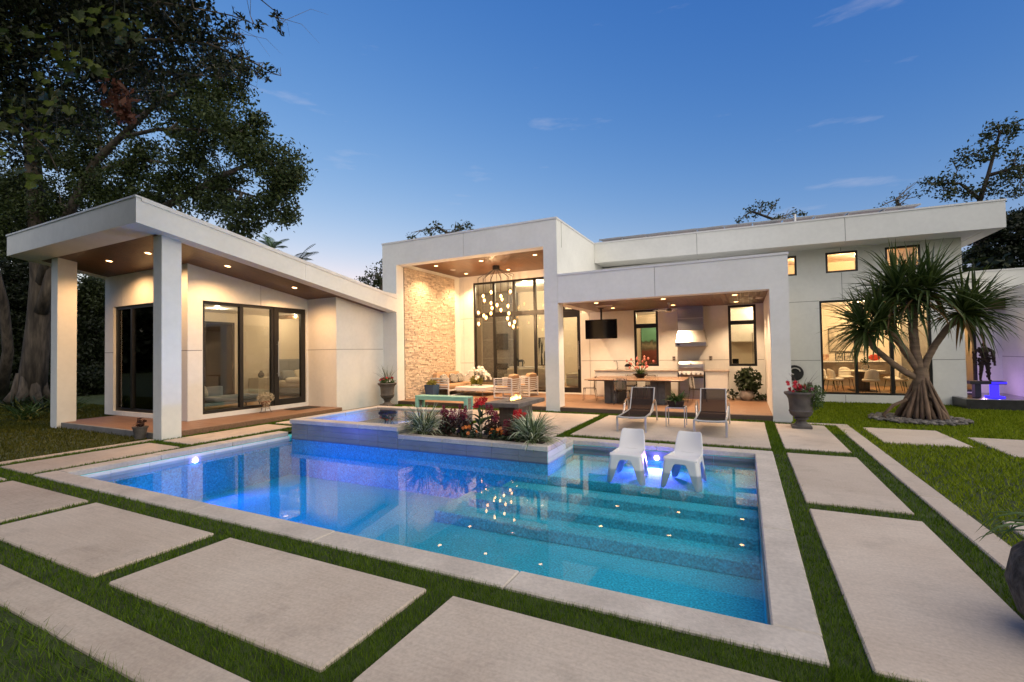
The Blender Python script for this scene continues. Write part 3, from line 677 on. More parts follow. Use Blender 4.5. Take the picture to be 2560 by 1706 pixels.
for i,(x,z) in enumerate(PD):
    a=(x+8.85)/.83; m=max(0,1-a*a)**.5*.75; dy=random.uniform(-m,m)+.06
    k=(16.3+dy)/16.3; p=Vector((x*k,16.3+dy,1.85+(z-1.85)*k)); q=Vector(loc3(p))
    el=Vector((q.x,q.y,-.42-.02*random.random()))
    rods.tube([(q.x*.08,q.y*.08,-.12),el,(el.x,el.y,el.z-.06)],.009,5); rods.tube([el,(q.x,q.y,q.z+.13)],.006,5)
    pe=MB().lathe([(.012,.15),(.018,.12),(.020,.085),(.001,.08)],10,q); pd=pe.build('pendant','blackmatt',ch,smooth=40)
    MB().lathe([(.022,.10),(.062,.08),(.078,.03),(.078,-.08),(.058,-.115)],14,q,cap=False).build('shade','jar',pd,smooth=True)
    MB().ball(q,.046,10,8,(1,1,1.5)).build('bulb','bulb2',pd,smooth=True)
rods.build('rods','blackmatt',ch)
for p in((-.45,-.2,-1.5),(.45,.1,-1.5),(0,.1,-2.1),(-.3,.2,-1.0),(.62,-.1,-2.3),(-.75,0,-2.1)): lamp(ch,'POINT',p,34,(1,.62,.32),0)

# ================================================================== soft-goods helpers
def superell(c,s,e=.28,n=20,m=12,T=None):
    vs=[];fs=[]
    f=lambda w,e:math.copysign(abs(w)**e,w)
    for i in range(m+1):
        th=-math.pi/2+math.pi*i/m
        for k in range(n):
            ph=2*math.pi*k/n
            v=Vector((s[0]*f(math.cos(th),e)*f(math.cos(ph),e),s[1]*f(math.cos(th),e)*f(math.sin(ph),e),s[2]*f(math.sin(th),e*1.6)))
            if T: v=T@v
            vs.append(v+Vector(c))
    for i in range(m):
        for k in range(n): fs.append((i*n+k,i*n+(k+1)%n,(i+1)*n+(k+1)%n,(i+1)*n+k))
    return vs,fs
def cushion(c,s,mat,parent,name='cushion',T=None,e=.28):
    b=MB(); b.add(*superell(c,s,e,T=T)); return b.build(name,mat,parent,smooth=True)
mt['tanfab']=M('tan_outdoor_fabric',(.42,.275,.165),.9,var=.06,scale=3,bump=.15,bscale=300)
mt['greyfab']=M('grey_upholstery',(.26,.275,.28),.9,var=.06,scale=3,bump=.15,bscale=300)
mt['creamfab']=M('cream_fabric',(.62,.55,.44),.9,var=.05,scale=3,bump=.2,bscale=40)
mt['whitefab']=M('white_leather',(.72,.66,.56),.5,var=.04,scale=3)
def PATTERN():
    m=bpy.data.materials.new('black_white_print'); n=nodes(m); N=n.nodes; L=n.links
    out=N.new('ShaderNodeOutputMaterial'); p=N.new('ShaderNodeBsdfPrincipled'); p.inputs['Roughness'].default_value=.9; L.new(p.outputs[0],out.inputs[0])
    t=N.new('ShaderNodeTexCoord'); mp=N.new('ShaderNodeMapping'); mp.inputs['Rotation'].default_value=(0,R(90),R(90)); mp.inputs['Scale'].default_value=(1,1,1)
    br=N.new('ShaderNodeTexBrick'); br.inputs['Scale'].default_value=9; br.inputs['Color1'].default_value=(.02,.02,.02,1); br.inputs['Color2'].default_value=(.02,.02,.02,1)
    br.inputs['Mortar'].default_value=(.75,.73,.68,1); br.inputs['Mortar Size'].default_value=.055; br.inputs['Brick Width'].default_value=.8; br.inputs['Row Height'].default_value=.42; br.inputs['Mortar Smooth'].default_value=.2
    L.new(t.outputs['Object'],mp.inputs[0]); L.new(mp.outputs[0],br.inputs['Vector']); L.new(br.outputs[0],p.inputs['Base Color']); return m
mt['print']=PATTERN()

# ================================================================== porch seating
sofa=thing('outdoor_sofa','white slatted outdoor sofa with tan cushions against the stone wall','sofa',(-11.12,16.66,ZD))
# local: x out from the wall, y along
fr=MB()
for y in(-1.05,1.05):
    for x in(-.42,.42): fr.cbox(x-.025,x+.025,y-.025,y+.025,0,.72 if True else .5,.004)
fr.cbox(.395,.445,-1.05,1.05,.22,.28,.004); fr.cbox(-.445,-.395,-1.05,1.05,.22,.28,.004); fr.cbox(-.42,.42,-.03,.03,.22,.27,.004)
fr.cbox(.40,.44,-.03,.03,0,.22,.004); fr.cbox(.40,.44,-1.05,1.05,.02,.06,.004)
fr.build('frame','whitepaint',sofa)
for y in(-1.05,1.05):
    for k in range(5):
        z=.30+k*.095; MB().cbox(-.40,.40,y-.012,y+.012,z,z+.04,.004).build('arm_slat','whitepaint',sofa)
    MB().cbox(-.45,.45,y-.03,y+.03,.715,.75,.004).build('armrest','whitepaint',sofa)
for k in range(4): MB().cbox(-.43,-.405,-1.02,1.02,.32+k*.1,.36+k*.1,.004).build('back_slat','whitepaint',sofa)
for y in(-.68,0,.68): cushion((.02,y,.38),(.42,.335,.10),'tanfab',sofa,'seat_cushion')
for y in(-.68,0,.42): cushion((-.27,y,.70),(.13,.33,.25),'tanfab',sofa,'back_cushion',T=Matrix.Rotation(R(-12),4,'Y'))
for i,(y,lab) in enumerate(((-.66,'black and white printed pillow at the near arm of the outdoor sofa'),(.02,'black and white printed pillow in the middle of the outdoor sofa'),(.5,'black and white printed pillow at the far end of the outdoor sofa'))):
    b=MB(); b.add(*superell((0,0,0),(.07,.22,.20),.42,T=Matrix.Rotation(R(-22),4,'Y')@Matrix.Rotation(R((8,-10,5)[i]),4,'X')))
    o=b.build('throw_pillow','print',None,smooth=True,loc=(-11.12-.04,16.66+y,ZD+.68)); tag(o,lab,'pillow','printed sofa pillows')
def armchair(loc,rz,label):
    t=thing('outdoor_armchair',label,'armchair',loc,rz,'white slatted armchairs')
    # local: faces -x, arms at +-y
    f=MB()
    for x in(-.37,.37):
        for y in(-.36,.36): f.cbox(x-.025,x+.025,y-.025,y+.025,0,.62 if x<0 else .76,.004)
    for y in(-.36,.36): f.cbox(-.37,.37,y-.02,y+.02,.22,.27,.004); f.cbox(-.37,.37,y-.02,y+.02,.02,.06,.004)
    f.cbox(-.395,-.345,-.36,.36,.22,.27,.004); f.cbox(.345,.395,-.36,.36,.22,.27,.004)
    f.build('frame','whitepaint',t)
    for y in(-.36,.36):
        for k in range(5): MB().cbox(-.345,.345,y-.012,y+.012,.31+k*.085,.345+k*.085,.004).build('arm_slat','whitepaint',t)
        MB().cbox(-.40,.395,y-.03,y+.03,.735,.765,.004).build('armrest','whitepaint',t)
        MB().cbox(-.395,-.345,y-.025,y+.025,.62,.735,.004).build('arm_post','whitepaint',t)
    for k in range(6): MB().cbox(.36,.385,-.335,.335,.31+k*.078,.345+k*.078,.004).build('back_slat','whitepaint',t)
    cushion((-.02,0,.36),(.35,.33,.09),'tanfab',t,'seat_cushion'); cushion((.26,0,.66),(.10,.33,.24),'tanfab',t,'back_cushion',T=Matrix.Rotation(R(10),4,'Y'))
    return t
armchair((-8.18,15.88,ZD),0,'white slatted armchair with tan cushions, nearer of the pair facing the coffee table')
armchair((-7.95,17.02,ZD),R(-4),'white slatted armchair with tan cushions behind the other one, by the glass wall')
ct=thing('coffee_table','low white square coffee table holding the orchids','coffee table',(-10.0,16.8,ZD))
MB().cbox(-.72,.72,-.72,.72,.20,.36,.012).build('table_top','whitepaint',ct)
for x in(-.45,.45):
    for y in(-.45,.45): MB().tube([(x,y,0),(x,y,.2)],.018,8).build('leg','steel',ct)
# orchids
mt['petalw']=M('white_petal',(.80,.77,.72),.6,var=.04); mt['leafg']=LEAF('mid_green_leaf',(.035,.075,.018),(.09,.15,.04)); mt['stem']=M('plant_stem',(.07,.10,.03),.7)
mt['yelleaf']=LEAF('yellow_green_leaf',(.16,.17,.03),(.34,.30,.07))
def petals(b,c,r,n=5,nor=None):
    c=Vector(c); nor=(nor or Vector((random.uniform(-1,1),random.uniform(-1.2,.2),random.uniform(-.2,.8)))).normalized(); a=nor.orthogonal().normalized(); d=nor.cross(a); ph=random.random()*6
    for k in range(n):
        t=ph+2*math.pi*k/n; u=a*math.cos(t)+d*math.sin(t); v=nor.cross(u)
        b.add([c,c+u*r*.6+v*r*.32+nor*r*.1,c+u*r,c+u*r*.6-v*r*.32+nor*r*.1],[(0,1,2,3)])
def blade(b,base,dirv,ln,wd,droop=.5,n=6,fold=.25):
    """arching strap leaf"""
    p=Vector(base); d=Vector(dirv).normalized(); prev=None; st=ln/n
    for i in range(n+1):
        t=i/n; s=d.cross(Vector((0,0,1))); s=s.normalized() if s.length>1e-4 else Vector((1,0,0))
        w=wd*(1-t**2.2)*(.55+.45*min(1,t*4)); up=s.cross(d)
        ring=[p-s*w*.5+up*w*fold,p,p+s*w*.5+up*w*fold] if i<n else [p]
        o=len(b.v); b.v+= [tuple(q) for q in ring]
        if prev is not None:
            if i<n: b.f+= [(prev,prev+1,o+1,o),(prev+1,prev+2,o+2,o+1)]
            else: b.f+= [(prev,prev+1,o),(prev+1,prev+2,o)]
        prev=o; p=p+d*st; d=(d+Vector((0,0,-droop*st/ln*2*(.3+t)))).normalized()
def leafcloud(c,r,n,size,seed=0,flat=.6,shell=.0,asp=.45):
    """n small pointed leaf quads in an ellipsoid: returns V,F"""
    g=np.random.default_rng(seed); r=np.array(r if hasattr(r,'__len__') else (r,r,r))
    d=g.normal(size=(n,3)); d/=np.linalg.norm(d,axis=1)[:,None]; rad=(shell+(1-shell)*g.random(n))**(1/2.2)
    P=np.array(c)+d*rad[:,None]*r
    return leafquads(P,size,g,asp)
def leafquads(P,size,g,asp=.45,jit=.5,down=0.):
    n=len(P); u=g.normal(size=(n,3)); u[:,2]-=down; u/=np.linalg.norm(u,axis=1)[:,None]
    w=g.normal(size=(n,3)); v=np.cross(u,w); v/=np.linalg.norm(v,axis=1)[:,None]; nn=np.cross(u,v)
    s=size*(1-jit/2+jit*g.random(n))[:,None]
    A=P-u*s*.5; B=P+v*s*asp*.5+nn*s*.08; Cc=P+u*s*.5; D=P-v*s*asp*.5+nn*s*.08
    V=np.stack([A,B,Cc,D],1).reshape(-1,3); F=np.arange(4*n).reshape(n,4); return V,F
orch=thing('orchid_arrangement','white orchids and yellow-green foliage in a low dish on the coffee table','flowers',(-10.15,16.85,ZD+.36))
MB().lathe([(.001,0),(.16,0),(.20,.05),(.18,.06),(.001,.05)],18).build('dish','whitepaint',orch,smooth=40)
b=MB();st=MB(); random.seed(11)
for k in range(9):
    a=random.uniform(0,6.28); tip=Vector((math.cos(a)*random.uniform(.25,.55),math.sin(a)*random.uniform(.15,.4),random.uniform(.45,.72)))
    mid=Vector((tip.x*.35,tip.y*.35,tip.z*1.1)); end=tip+Vector((tip.x*.35,tip.y*.35,-.18))
    st.tube([(0,0,.04),mid*.6,mid,tip,end],.006,5)
    for j in range(10):
        t=j/9; p=mid.lerp(tip,t*2) if t<.5 else tip.lerp(end,t*2-1); petals(b,p+Vector((random.uniform(-.05,.05),random.uniform(-.05,.05),random.uniform(-.03,.04))),.075)
st.build('stems','stem',orch); b.build('blossoms','petalw',orch,fixn=False)
V,F=leafcloud((0,0,.2),(.3,.25,.22),260,.13,5); fastmesh('leaves',V,F,'yelleaf',orch)
bp=thing('blue_planter','glazed blue square planter with small yellow-green plant beside the sofa','planter',(-11.25,15.25,ZD))
mt['blueglaze']=M('blue_glaze',(.045,.10,.20),.25,var=.2,scale=3)
b=MB(); b.add([(-.17,-.17,0),(.17,-.17,0),(.17,.17,0),(-.17,.17,0),(-.22,-.22,.5),(.22,-.22,.5),(.22,.22,.5),(-.22,.22,.5),(-.18,-.18,.5),(.18,-.18,.5),(.18,.18,.5),(-.18,.18,.5),(-.18,-.18,.42),(.18,-.18,.42),(.18,.18,.42),(-.18,.18,.42)],
 [(3,2,1,0),(0,1,5,4),(1,2,6,5),(2,3,7,6),(3,0,4,7),(4,5,9,8),(5,6,10,9),(6,7,11,10),(7,4,8,11),(8,9,13,12),(9,10,14,13),(10,11,15,14),(11,8,12,15),(12,13,14,15)]); b.build('pot','blueglaze',bp)
V,F=leafcloud((0,0,.55),(.22,.22,.13),150,.12,6); fastmesh('leaves',V,F,'yelleaf',bp)

# ================================================================== mint bench, fire table
mt['mint']=M('mint_paint',(.20,.46,.42),.5,var=.06,scale=4); mt['lace']=M('grey_woven_panel',(.28,.27,.25),.8,var=.5,scale=40)
bn=thing('garden_bench','mint green backless bench by the spa with woven panels at its ends','bench',(-9.1,12.98,0))
for k in range(3): MB().cbox(-1.04,1.04,-.21+k*.14,-.21+k*.14+.134,.37,.43,.008).build('seat_slat','mint',bn)
MB().cbox(-1.03,1.03,-.2,-.16,.29,.37,.004).cbox(-1.03,1.03,.16,.2,.29,.37,.004).build('rail','mint',bn)
for sx in(-1,1):
    for y in(-.16,.16): MB().cbox(sx*.98-.055,sx*.98+.055,y-.05,y+.05,0,.29 if False else .368,.008).build('leg','mint',bn)
    MB().box(sx*1.0-.008,sx*1.0+.008,-.11,.11,.03,.365).build('end_panel','lace',bn)
ft_=thing('fire_table','dark grey concrete fire table with small golden flames beside the flower planter','fire table',(-5.23,10.62,0))
mt['darkconc']=M('dark_concrete',(.14,.125,.115),.75,var=.25,scale=5,bump=.2,bscale=60); mt['darkwood']=WOOD('dark_stained_panel',(.07,.048,.035),(.04,.028,.02),'z',.6)
MB().cbox(-.46,.46,-.80,.80,.54,.64,.008).build('table_top','darkconc',ft_); MB().cbox(-.24,.20,-.46,.56,0,.54,.006).build('base','darkconc',ft_)
MB().box(-.23,.19,-.475,-.46,.03,.52).build('access_panel','darkwood',ft_)
MB().box(-.10,.10,-.38,.38,.641,.648).build('burner_tray','blackmatt',ft_)
mt['flame']=EM('flame',(1,.55,.13),5)
random.seed(5)
for k in range(9):
    y=-.30+k*.075; h=random.uniform(.05,.14); x=random.uniform(-.04,.04); b=MB().lathe([(.004,0),(.022,h*.2),(.026,h*.38),(.012,h*.7),(.001,h)],8,(x,y,.646)); b.build('flame','flame',ft_,smooth=True)

# ================================================================== sun loungers
mt['alu']=M('pale_aluminium',(.42,.43,.44),.35,var=.04,metal=.3); mt['teak']=WOOD('teak_arm',(.30,.17,.09),(.2,.11,.06),'y',.5)
def SLING():
    m=bpy.data.materials.new('brown_mesh_sling'); n=nodes(m); N=n.nodes; L=n.links
    out=N.new('ShaderNodeOutputMaterial'); d=N.new('ShaderNodeBsdfDiffuse'); d.inputs[0].default_value=(.035,.026,.024,1); t=N.new('ShaderNodeBsdfTransparent'); mi=N.new('ShaderNodeMixShader'); mi.inputs[0].default_value=.90
    L.new(t.outputs[0],mi.inputs[1]); L.new(d.outputs[0],mi.inputs[2]); L.new(mi.outputs[0],out.inputs[0]); return m
mt['sling']=SLING()
def lounger(loc,rz,label):
    t=thing('sun_lounger',label,'sun lounger',loc,rz,'pair of sun loungers by the pool')
    path=[(0.0,.335),(.25,.325),(.6,.315),(1.0,.306),(1.4,.302),(1.70,.305),(1.74,.32)]
    back=[(1.70,.31),(1.80,.44),(1.93,.60),(2.05,.745),(2.13,.845)]
    def strip(pp,w,dz=0): 
        b=MB()
        for i in range(len(pp)-1):
            (y0,z0),(y1,z1)=pp[i],pp[i+1]; b.quad((-w,y0,z0+dz),(w,y0,z0+dz),(w,y1,z1+dz),(-w,y1,z1+dz))
        return b
    strip(path,.285).build('seat_sling','sling',t); strip(back,.285).build('back_sling','sling',t)
    f=MB()
    for s in(-1,1):
        f.tube([(s*.305,y,z) for y,z in path[:-1]],.020,8); f.tube([(s*.290,y,z) for y,z in back],.016,8)
        f.cbox(s*.315-.022,s*.315+.022,-.022,.022,0,.34,.004)
    f.tube([(-.31,-.01,.335),(-.15,-.01,.318),(.15,-.01,.318),(.31,-.01,.335)],.022,8); f.tube([(-.28,2.13,.845),(.28,2.13,.845)],.012,8); f.tube([(-.3,1.72,.30),(.3,1.72,.30)],.014,8)
    f.build('frame','alu',t,smooth=40)
    for s in(-1,1):
        MB().tube([(s*.315,.75,.28),(s*.33,1.0,.36),(s*.345,1.18,.47),(s*.35,1.32,.52)],.022,8).build('arm_support','alu',t,smooth=40)
        MB().tube([(s*.35,1.26,.51),(s*.352,1.42,.565),(s*.353,1.60,.575)],.022,8).build('armrest','teak',t,smooth=40)
        MB().tube([(s*.353,1.58,.572),(s*.355,1.74,.52),(s*.357,1.87,.36),(s*.358,1.95,.16),(s*.36,1.98,0)],.020,8).build('rear_leg','alu',t,smooth=40)
    return t
lounger((-2.35,10.68,0),R(3.5),'brown mesh sun lounger with pale frame, left of the small side table')
lounger((-.70,10.68,0),R(1.2),'brown mesh sun lounger with pale frame, right of the small side table')
stb=thing('side_table','small square metal side table between the two sun loungers','side table',(-1.53,11.91,0))
for x in(-.21,.21):
    for y in(-.21,.21): MB().cbox(x-.011,x+.011,y-.011,y+.011,0,.455,.003).build('leg','alu',stb)
MB().cbox(-.22,.22,-.222,-.198,.44,.47,.003).cbox(-.22,.22,.198,.222,.44,.47,.003).cbox(-.222,-.198,-.198,.198,.44,.47,.003).cbox(.198,.222,-.198,.198,.44,.47,.003).build('rim','alu',stb)
MB().box(-.197,.197,-.197,.197,.452,.462).build('glass_top','blackgloss',stb)
bk=thing('plant_basket','leafy green plant in a dark basket on the side table','potted plant',(-1.53,11.9,.471))
mt['basket']=M('dark_wicker',(.05,.025,.018),.7,var=.5,scale=60,bump=.5,bscale=80)
b=MB(); b.add([(-.15,-.09,0),(.15,-.09,0),(.15,.09,0),(-.15,.09,0),(-.19,-.12,.13),(.19,-.12,.13),(.19,.12,.13),(-.19,.12,.13)],[(3,2,1,0),(0,1,5,4),(1,2,6,5),(2,3,7,6),(3,0,4,7),(4,5,6,7)]); b.build('basket','basket',bk)
b=MB(); random.seed(21)
for k in range(70):
    a=random.uniform(0,6.28); blade(b,(random.uniform(-.1,.1),random.uniform(-.06,.06),.12),(math.cos(a),math.sin(a),random.uniform(.3,1.6)),random.uniform(.18,.42),random.uniform(.035,.06),random.uniform(.5,1.4),5)
b.build('leaves','leafg',bk,fixn=False)

# ================================================================== moulded lounge chairs standing in the shallow ledge
mt['plastic']=M('white_plastic',(.70,.69,.69),.42,var=.02,scale=4)
def pool_chair(loc,rz,label):
    t=thing('moulded_chair',label,'chair',loc,rz,'white moulded chairs in the pool')
    # seat and back in one sweep: (y, z, half width), local z=0 on the ledge
    P=[(-.045,.462,.262),(-.03,.492,.270),(.01,.508,.272),(.08,.506,.268),(.18,.488,.262),(.30,.464,.255),(.40,.446,.250),(.48,.444,.246),(.545,.462,.243),(.595,.505,.239),(.635,.562,.233),(.675,.635,.224),(.71,.705,.213),(.74,.765,.201),(.758,.796,.188),(.768,.806,.165)]
    nu=15; b=MB(); n=len(P)
    for j,(y,z,w) in enumerate(P):
        for i in range(nu):
            u=-1+2*i/(nu-1); k=abs(u)**6; bk=max(0,min(1,(z-.46)/.15)) if y>.45 else 0
            b.v.append((u*w,y-bk*.035*(u*u)+(0 if bk else 0),z-.016*(1-u*u)*(1-bk)-k*.010+(bk*.018*abs(u)**3 if j>n-4 else 0)))
    for j in range(n-1):
        for i in range(nu-1): b.f.append((j*nu+i,j*nu+i+1,(j+1)*nu+i+1,(j+1)*nu+i))
    o=b.build('shell','plastic',t,smooth=True)
    m=o.modifiers.new('s','SOLIDIFY'); m.thickness=.020; m.offset=-1; m=o.modifiers.new('u','SUBSURF'); m.levels=1; m.render_levels=2
    # skirt that runs round the seat and comes down in four flared legs with arches between
    L=[]
    def edge(p,q,k,zt):
        for i in range(k): f=i/k; L.append((p[0]+(q[0]-p[0])*f,p[1]+(q[1]-p[1])*f,zt[0]+(zt[1]-zt[0])*f))
    edge((-.232,.585),(-.266,.03),16,(.49,.49)); edge((-.266,.03),(-.235,-.045),4,(.49,.485)); edge((-.235,-.045),(.235,-.045),18,(.485,.485)); edge((.235,-.045),(.266,.03),4,(.485,.49)); edge((.266,.03),(.232,.585),16,(.49,.49)); edge((.232,.585),(-.232,.585),14,(.49,.49))
    cor=[(-.25,-.02),(.25,-.02),(-.235,.58),(.235,.58)]; nl=len(L); nz=7; b=MB()
    for (x,y,zt) in L:
        d=min(math.hypot(x-c[0],y-c[1]) for c in cor); q=max(0,min(1,(d-.055)/.115)); q=q*q*(3-2*q); zb=q*.395
        for j in range(nz):
            f=j/(nz-1); z=zt+(zb-zt)*f; fl=(zt-z)*(.17 if y<.3 else .14); cx,cy=0,.28; dx,dy=x-cx,y-cy; r=math.hypot(dx,dy*.9) or 1
            b.v.append((x+dx/r*fl*1.05,y+dy/r*fl*(.55 if y<.3 else 1.2),z))
    for i in range(nl):
        k=(i+1)%nl
        for j in range(nz-1): b.f.append((i*nz+j,k*nz+j,k*nz+j+1,i*nz+j+1))
    o=b.build('skirt_legs','plastic',t,smooth=True); m=o.modifiers.new('s','SOLIDIFY'); m.thickness=.016; m.offset=-1; m=o.modifiers.new('u','SUBSURF'); m.levels=1; m.render_levels=1
    return t
pool_chair((-1.86,7.95,-.40),R(2),'white moulded plastic chair in the shallow water, left of the two')
pool_chair((-.98,7.98,-.40),R(-6),'white moulded plastic chair in the shallow water, right of the two')
# ================================================================== outdoor kitchen
mt['counterstone']=M('pale_granite',(.46,.38,.31),.4,var=.2,scale=30,var2=.15,scale2=120)
def counter(x0,x1,label):
    t=thing('kitchen_counter',label,'counter',(x0,17.36,ZD))
    w=x1-x0
    MB().cbox(.03,w-.03,.04,.685,.0,.96,.006).build('cabinet','stucco',t)
    MB().cbox(0,w,0,.69,.96,1.005,.006).build('worktop','counterstone',t)
    n=max(1,round(w/1.05))
    for i in range(n): MB().cbox(.05+(w-.1)*i/n+.01,.05+(w-.1)*(i+1)/n-.01,.026,.041,.06,.92,.004).build('cabinet_door','stucco',t)
    return t
counter(-5.19,-2.115,'long pale kitchen counter with the sink, left of the grill')
counter(-1.285,-.50,'short pale kitchen counter right of the grill')
g=thing('gas_grill','stainless steel gas grill built in between the two counters','grill',(-1.70,17.36,ZD))
MB().cbox(-.41,.41,.02,.68,0,.80,.006).build('cabinet','steel',g)
for s in(-1,1):
    d=MB().cbox(min(0,s*.40)+.006,max(0,s*.40)-.006,.0,.02,.10,.72,.004).build('door','steel',g); MB().tube([(s*.04,-.02,.2),(s*.04,-.02,.62)],.012,8).build('handle','steel',d,smooth=40)
MB().box(-.40,.40,-.005,.02,.735,.79).build('drip_tray','blackmatt',g)
MB().extr([(-.03,.80),(-.06,.86),(-.02,.98),(.6,.98),(.6,.80)],0,-.41,.41).build('control_panel','steel',g)
for k in range(5): MB().tube([(-.3+k*.15,-.045,.895),(-.3+k*.15,-.085,.885)],.032,14).build('knob','steel',g,smooth=40)
MB().extr([(-.01,.985),(-.03,1.08),(.0,1.22),(.10,1.325),(.30,1.36),(.60,1.34),(.62,.985)],0,-.405,.405).build('lid','steel',g,smooth=25)
MB().tube([(-.33,-.075,1.10),(.33,-.075,1.10)],.016,10).tube([(-.3,-.075,1.10),(-.3,-.02,1.10)],.01,8).tube([(.3,-.075,1.10),(.3,-.02,1.10)],.01,8).build('lid_handle','steel',g,smooth=40)
MB().tube([(0,.0,1.24),(0,-.012,1.235)],.035,16).build('gauge','whitepaint',g)
hd=thing('range_hood','tall stainless range hood above the grill','range hood',(-1.70,18.05,0))
MB().box(-.44,.40,-.42,0,2.52,3.385).build('duct_cover','steel',hd); MB().box(-.445,.405,-.425,0,2.95,2.965).build('seam','whitepaint',hd)
b=MB(); b.add([(-.50,-.66,2.10),(.50,-.66,2.10),(.50,0,2.10),(-.50,0,2.10),(-.44,-.44,2.52),(.44,-.44,2.52),(.44,0,2.52),(-.44,0,2.52)],[(3,2,1,0),(4,5,6,7),(0,1,5,4),(1,2,6,5),(2,3,7,6),(3,0,4,7)]); b.build('canopy','steel',hd)
MB().cbox(-.51,.51,-.67,0,1.95,2.10,.004).build('rim','steel',hd)
b=MB().ball((0,0,0),.035,10,6,(1.6,.3,.7)); b.v=[(v[0]-.40,v[1]-.675,v[2]+2.02) for v in b.v]; b.build('badge','blackgloss',hd)
fa=thing('sink_faucet','tall curved steel faucet at the outdoor sink','faucet',(-4.40,17.80,ZD+1.005))
MB().tube([(0,0,0),(0,0,.25),(-.02,-.005,.32),(-.06,-.015,.345),(-.105,-.03,.335),(-.12,-.035,.29)],.014,10).build('spout','steel',fa,smooth=True); MB().lathe([(.03,0),(.026,.06),(.001,.06)],14).build('base','steel',fa,smooth=40)
MB().tube([(0,0,.05),(.06,-.03,.09)],.008,8).build('lever','steel',fa)
MB().box(-.35,.25,-.32,-.02,-.003,.004).build('sink_rim','steel',fa)
orn=thing('round_ornament','small round black and white ornament standing on the counter','ornament',(-3.95,17.62,ZD+1.005))
MB().lathe([(.001,0),(.07,0),(.115,.06),(.13,.12)],20,cap=False).build('lower_half','whitepaint',orn,smooth=True); MB().lathe([(.13,.121),(.122,.17),(.08,.225),(.001,.245)],20,cap=False).build('upper_half','blackgloss',orn,smooth=True)
for x,lab in((-2.35,'grey double outlet plate on the kitchen wall left of the range hood'),(-1.10,'grey double outlet plate on the kitchen wall right of the range hood')):
    t=thing('outlet',lab,'outlet',(x,18.05,1.52)); mt.setdefault('plate',M('grey_plate',(.25,.22,.19),.5)); MB().cbox(-.055,.055,-.018,0,-.08,.08,.004).build('cover_plate','plate',t)
    for z in(-.04,.04): MB().box(-.025,.025,-.021,-.018,z-.02,z+.02).build('socket','blackmatt',t)
tv=thing('television','flat black television hung from the porch ceiling above the counter','television',(-4.64,16.5,2.63))
MB().cbox(-.585,.585,-.03,.03,-.345,.355,.008).build('screen_housing','blackgloss',tv); MB().box(-.57,.57,-.033,-.030,-.33,.34).build('screen','blackgloss',tv)
MB().cbox(-.03,.03,.04,.10,.0,.76,.004).build('mount_pole','blackmatt',tv); MB().cbox(-.1,.1,.03,.05,-.1,.1,.004).build('bracket','blackmatt',tv); MB().cbox(-.09,.09,-.02,.16,.74,.765,.004).build('ceiling_plate','blackmatt',tv)
fan=thing('ceiling_fan','brushed steel ceiling fan with thin blades over the dining table','ceiling fan',(-2.2,16.0,3.39))
MB().tube([(0,0,0),(0,0,-.2)],.016,10).build('rod','steel',fan); MB().lathe([(.05,0),(.05,-.03),(.03,-.06),(.001,-.06)],16).build('canopy','steel',fan,smooth=40)
MB().lathe([(.001,-.18),(.06,-.19),(.085,-.23),(.085,-.28),(.05,-.31),(.001,-.31)],18).build('motor','steel',fan,smooth=40)
for k in range(3):
    T=Matrix.Rotation(R(-6+120*k),4,'Z')@Matrix.Translation((.08,0,-.26))@Matrix.Rotation(R(12),4,'X'); b=MB().cbox(0,.60,-.055,.055,-.005,.005,.003,T=T); b.build('blade','steel',fan)
# ---- dining table with its clear chairs
dt=thing('dining_table','long tan-topped outdoor dining table on two dark slab pedestals','dining table',(-3.26,15.95,ZD))
mt['tabletop']=M('tan_table_top',(.30,.175,.105),.25,var=.08,scale=3); mt['slate']=M('slate_grey_panel',(.085,.085,.09),.6,var=.2,scale=6)
MB().cbox(-1.55,1.55,-1.0,1.0,.77,.80,.006).build('table_top','tabletop',dt); MB().box(-1.45,1.45,-.9,.9,.745,.77).build('under_frame','slate',dt)
for sx in(-.75,.75):
    for dx in(-.115,.115): MB().cbox(sx+dx-.11,sx+dx+.11,-.66+abs(dx)*.02,.66,0,.745,.006).build('pedestal','slate',dt)
mt['acrylic']=GLASS('clear_acrylic',(.90,.87,.84),refl=3.2,ior=1.5)
def ghost_chair(loc,rz,label):
    t=thing('clear_chair',label,'chair',loc,rz,'clear acrylic dining chairs')
    MB().cbox(-.21,.21,-.21,.20,.43,.455,.012).build('seat','acrylic',t)
    b=MB()
    for j in range(7):
        z=.455+j*.065; wv=.20 if j<5 else (.185 if j==5 else .14); 
        for i in range(9):
            u=-1+2*i/8; b.v.append((u*wv,.20+.02*j/6*2-.03*(u*u)+0,z))
    for j in range(6):
        for i in range(8): b.f.append((j*9+i,j*9+i+1,(j+1)*9+i+1,(j+1)*9+i))
    o=b.build('backrest','acrylic',t,smooth=True); m=o.modifiers.new('s','SOLIDIFY'); m.thickness=.012
    for sx in(-1,1):
        MB().tube([(sx*.19,-.19,.44),(sx*.215,-.22,0)],[.018,.011],8).build('leg','acrylic',t,smooth=True); MB().tube([(sx*.19,.18,.44),(sx*.21,.25,0)],[.018,.011],8).build('leg','acrylic',t,smooth=True)
        MB().tube([(sx*.205,.185,.45),(sx*.20,.23,.85)],.012,6).build('back_post','acrylic',t,smooth=True)
    return t
ghost_chair((-4.95,16.0,ZD),R(-80),'clear plastic chair at the left end of the outdoor dining table')
ghost_chair((-3.58,15.05,ZD),R(178),'clear plastic chair on the pool side of the outdoor dining table')
ghost_chair((-1.42,16.35,ZD),R(75),'clear plastic chair at the right end of the outdoor dining table')
ghost_chair((-3.75,17.05,ZD),R(2),'clear plastic chair behind the outdoor dining table, left one of two')
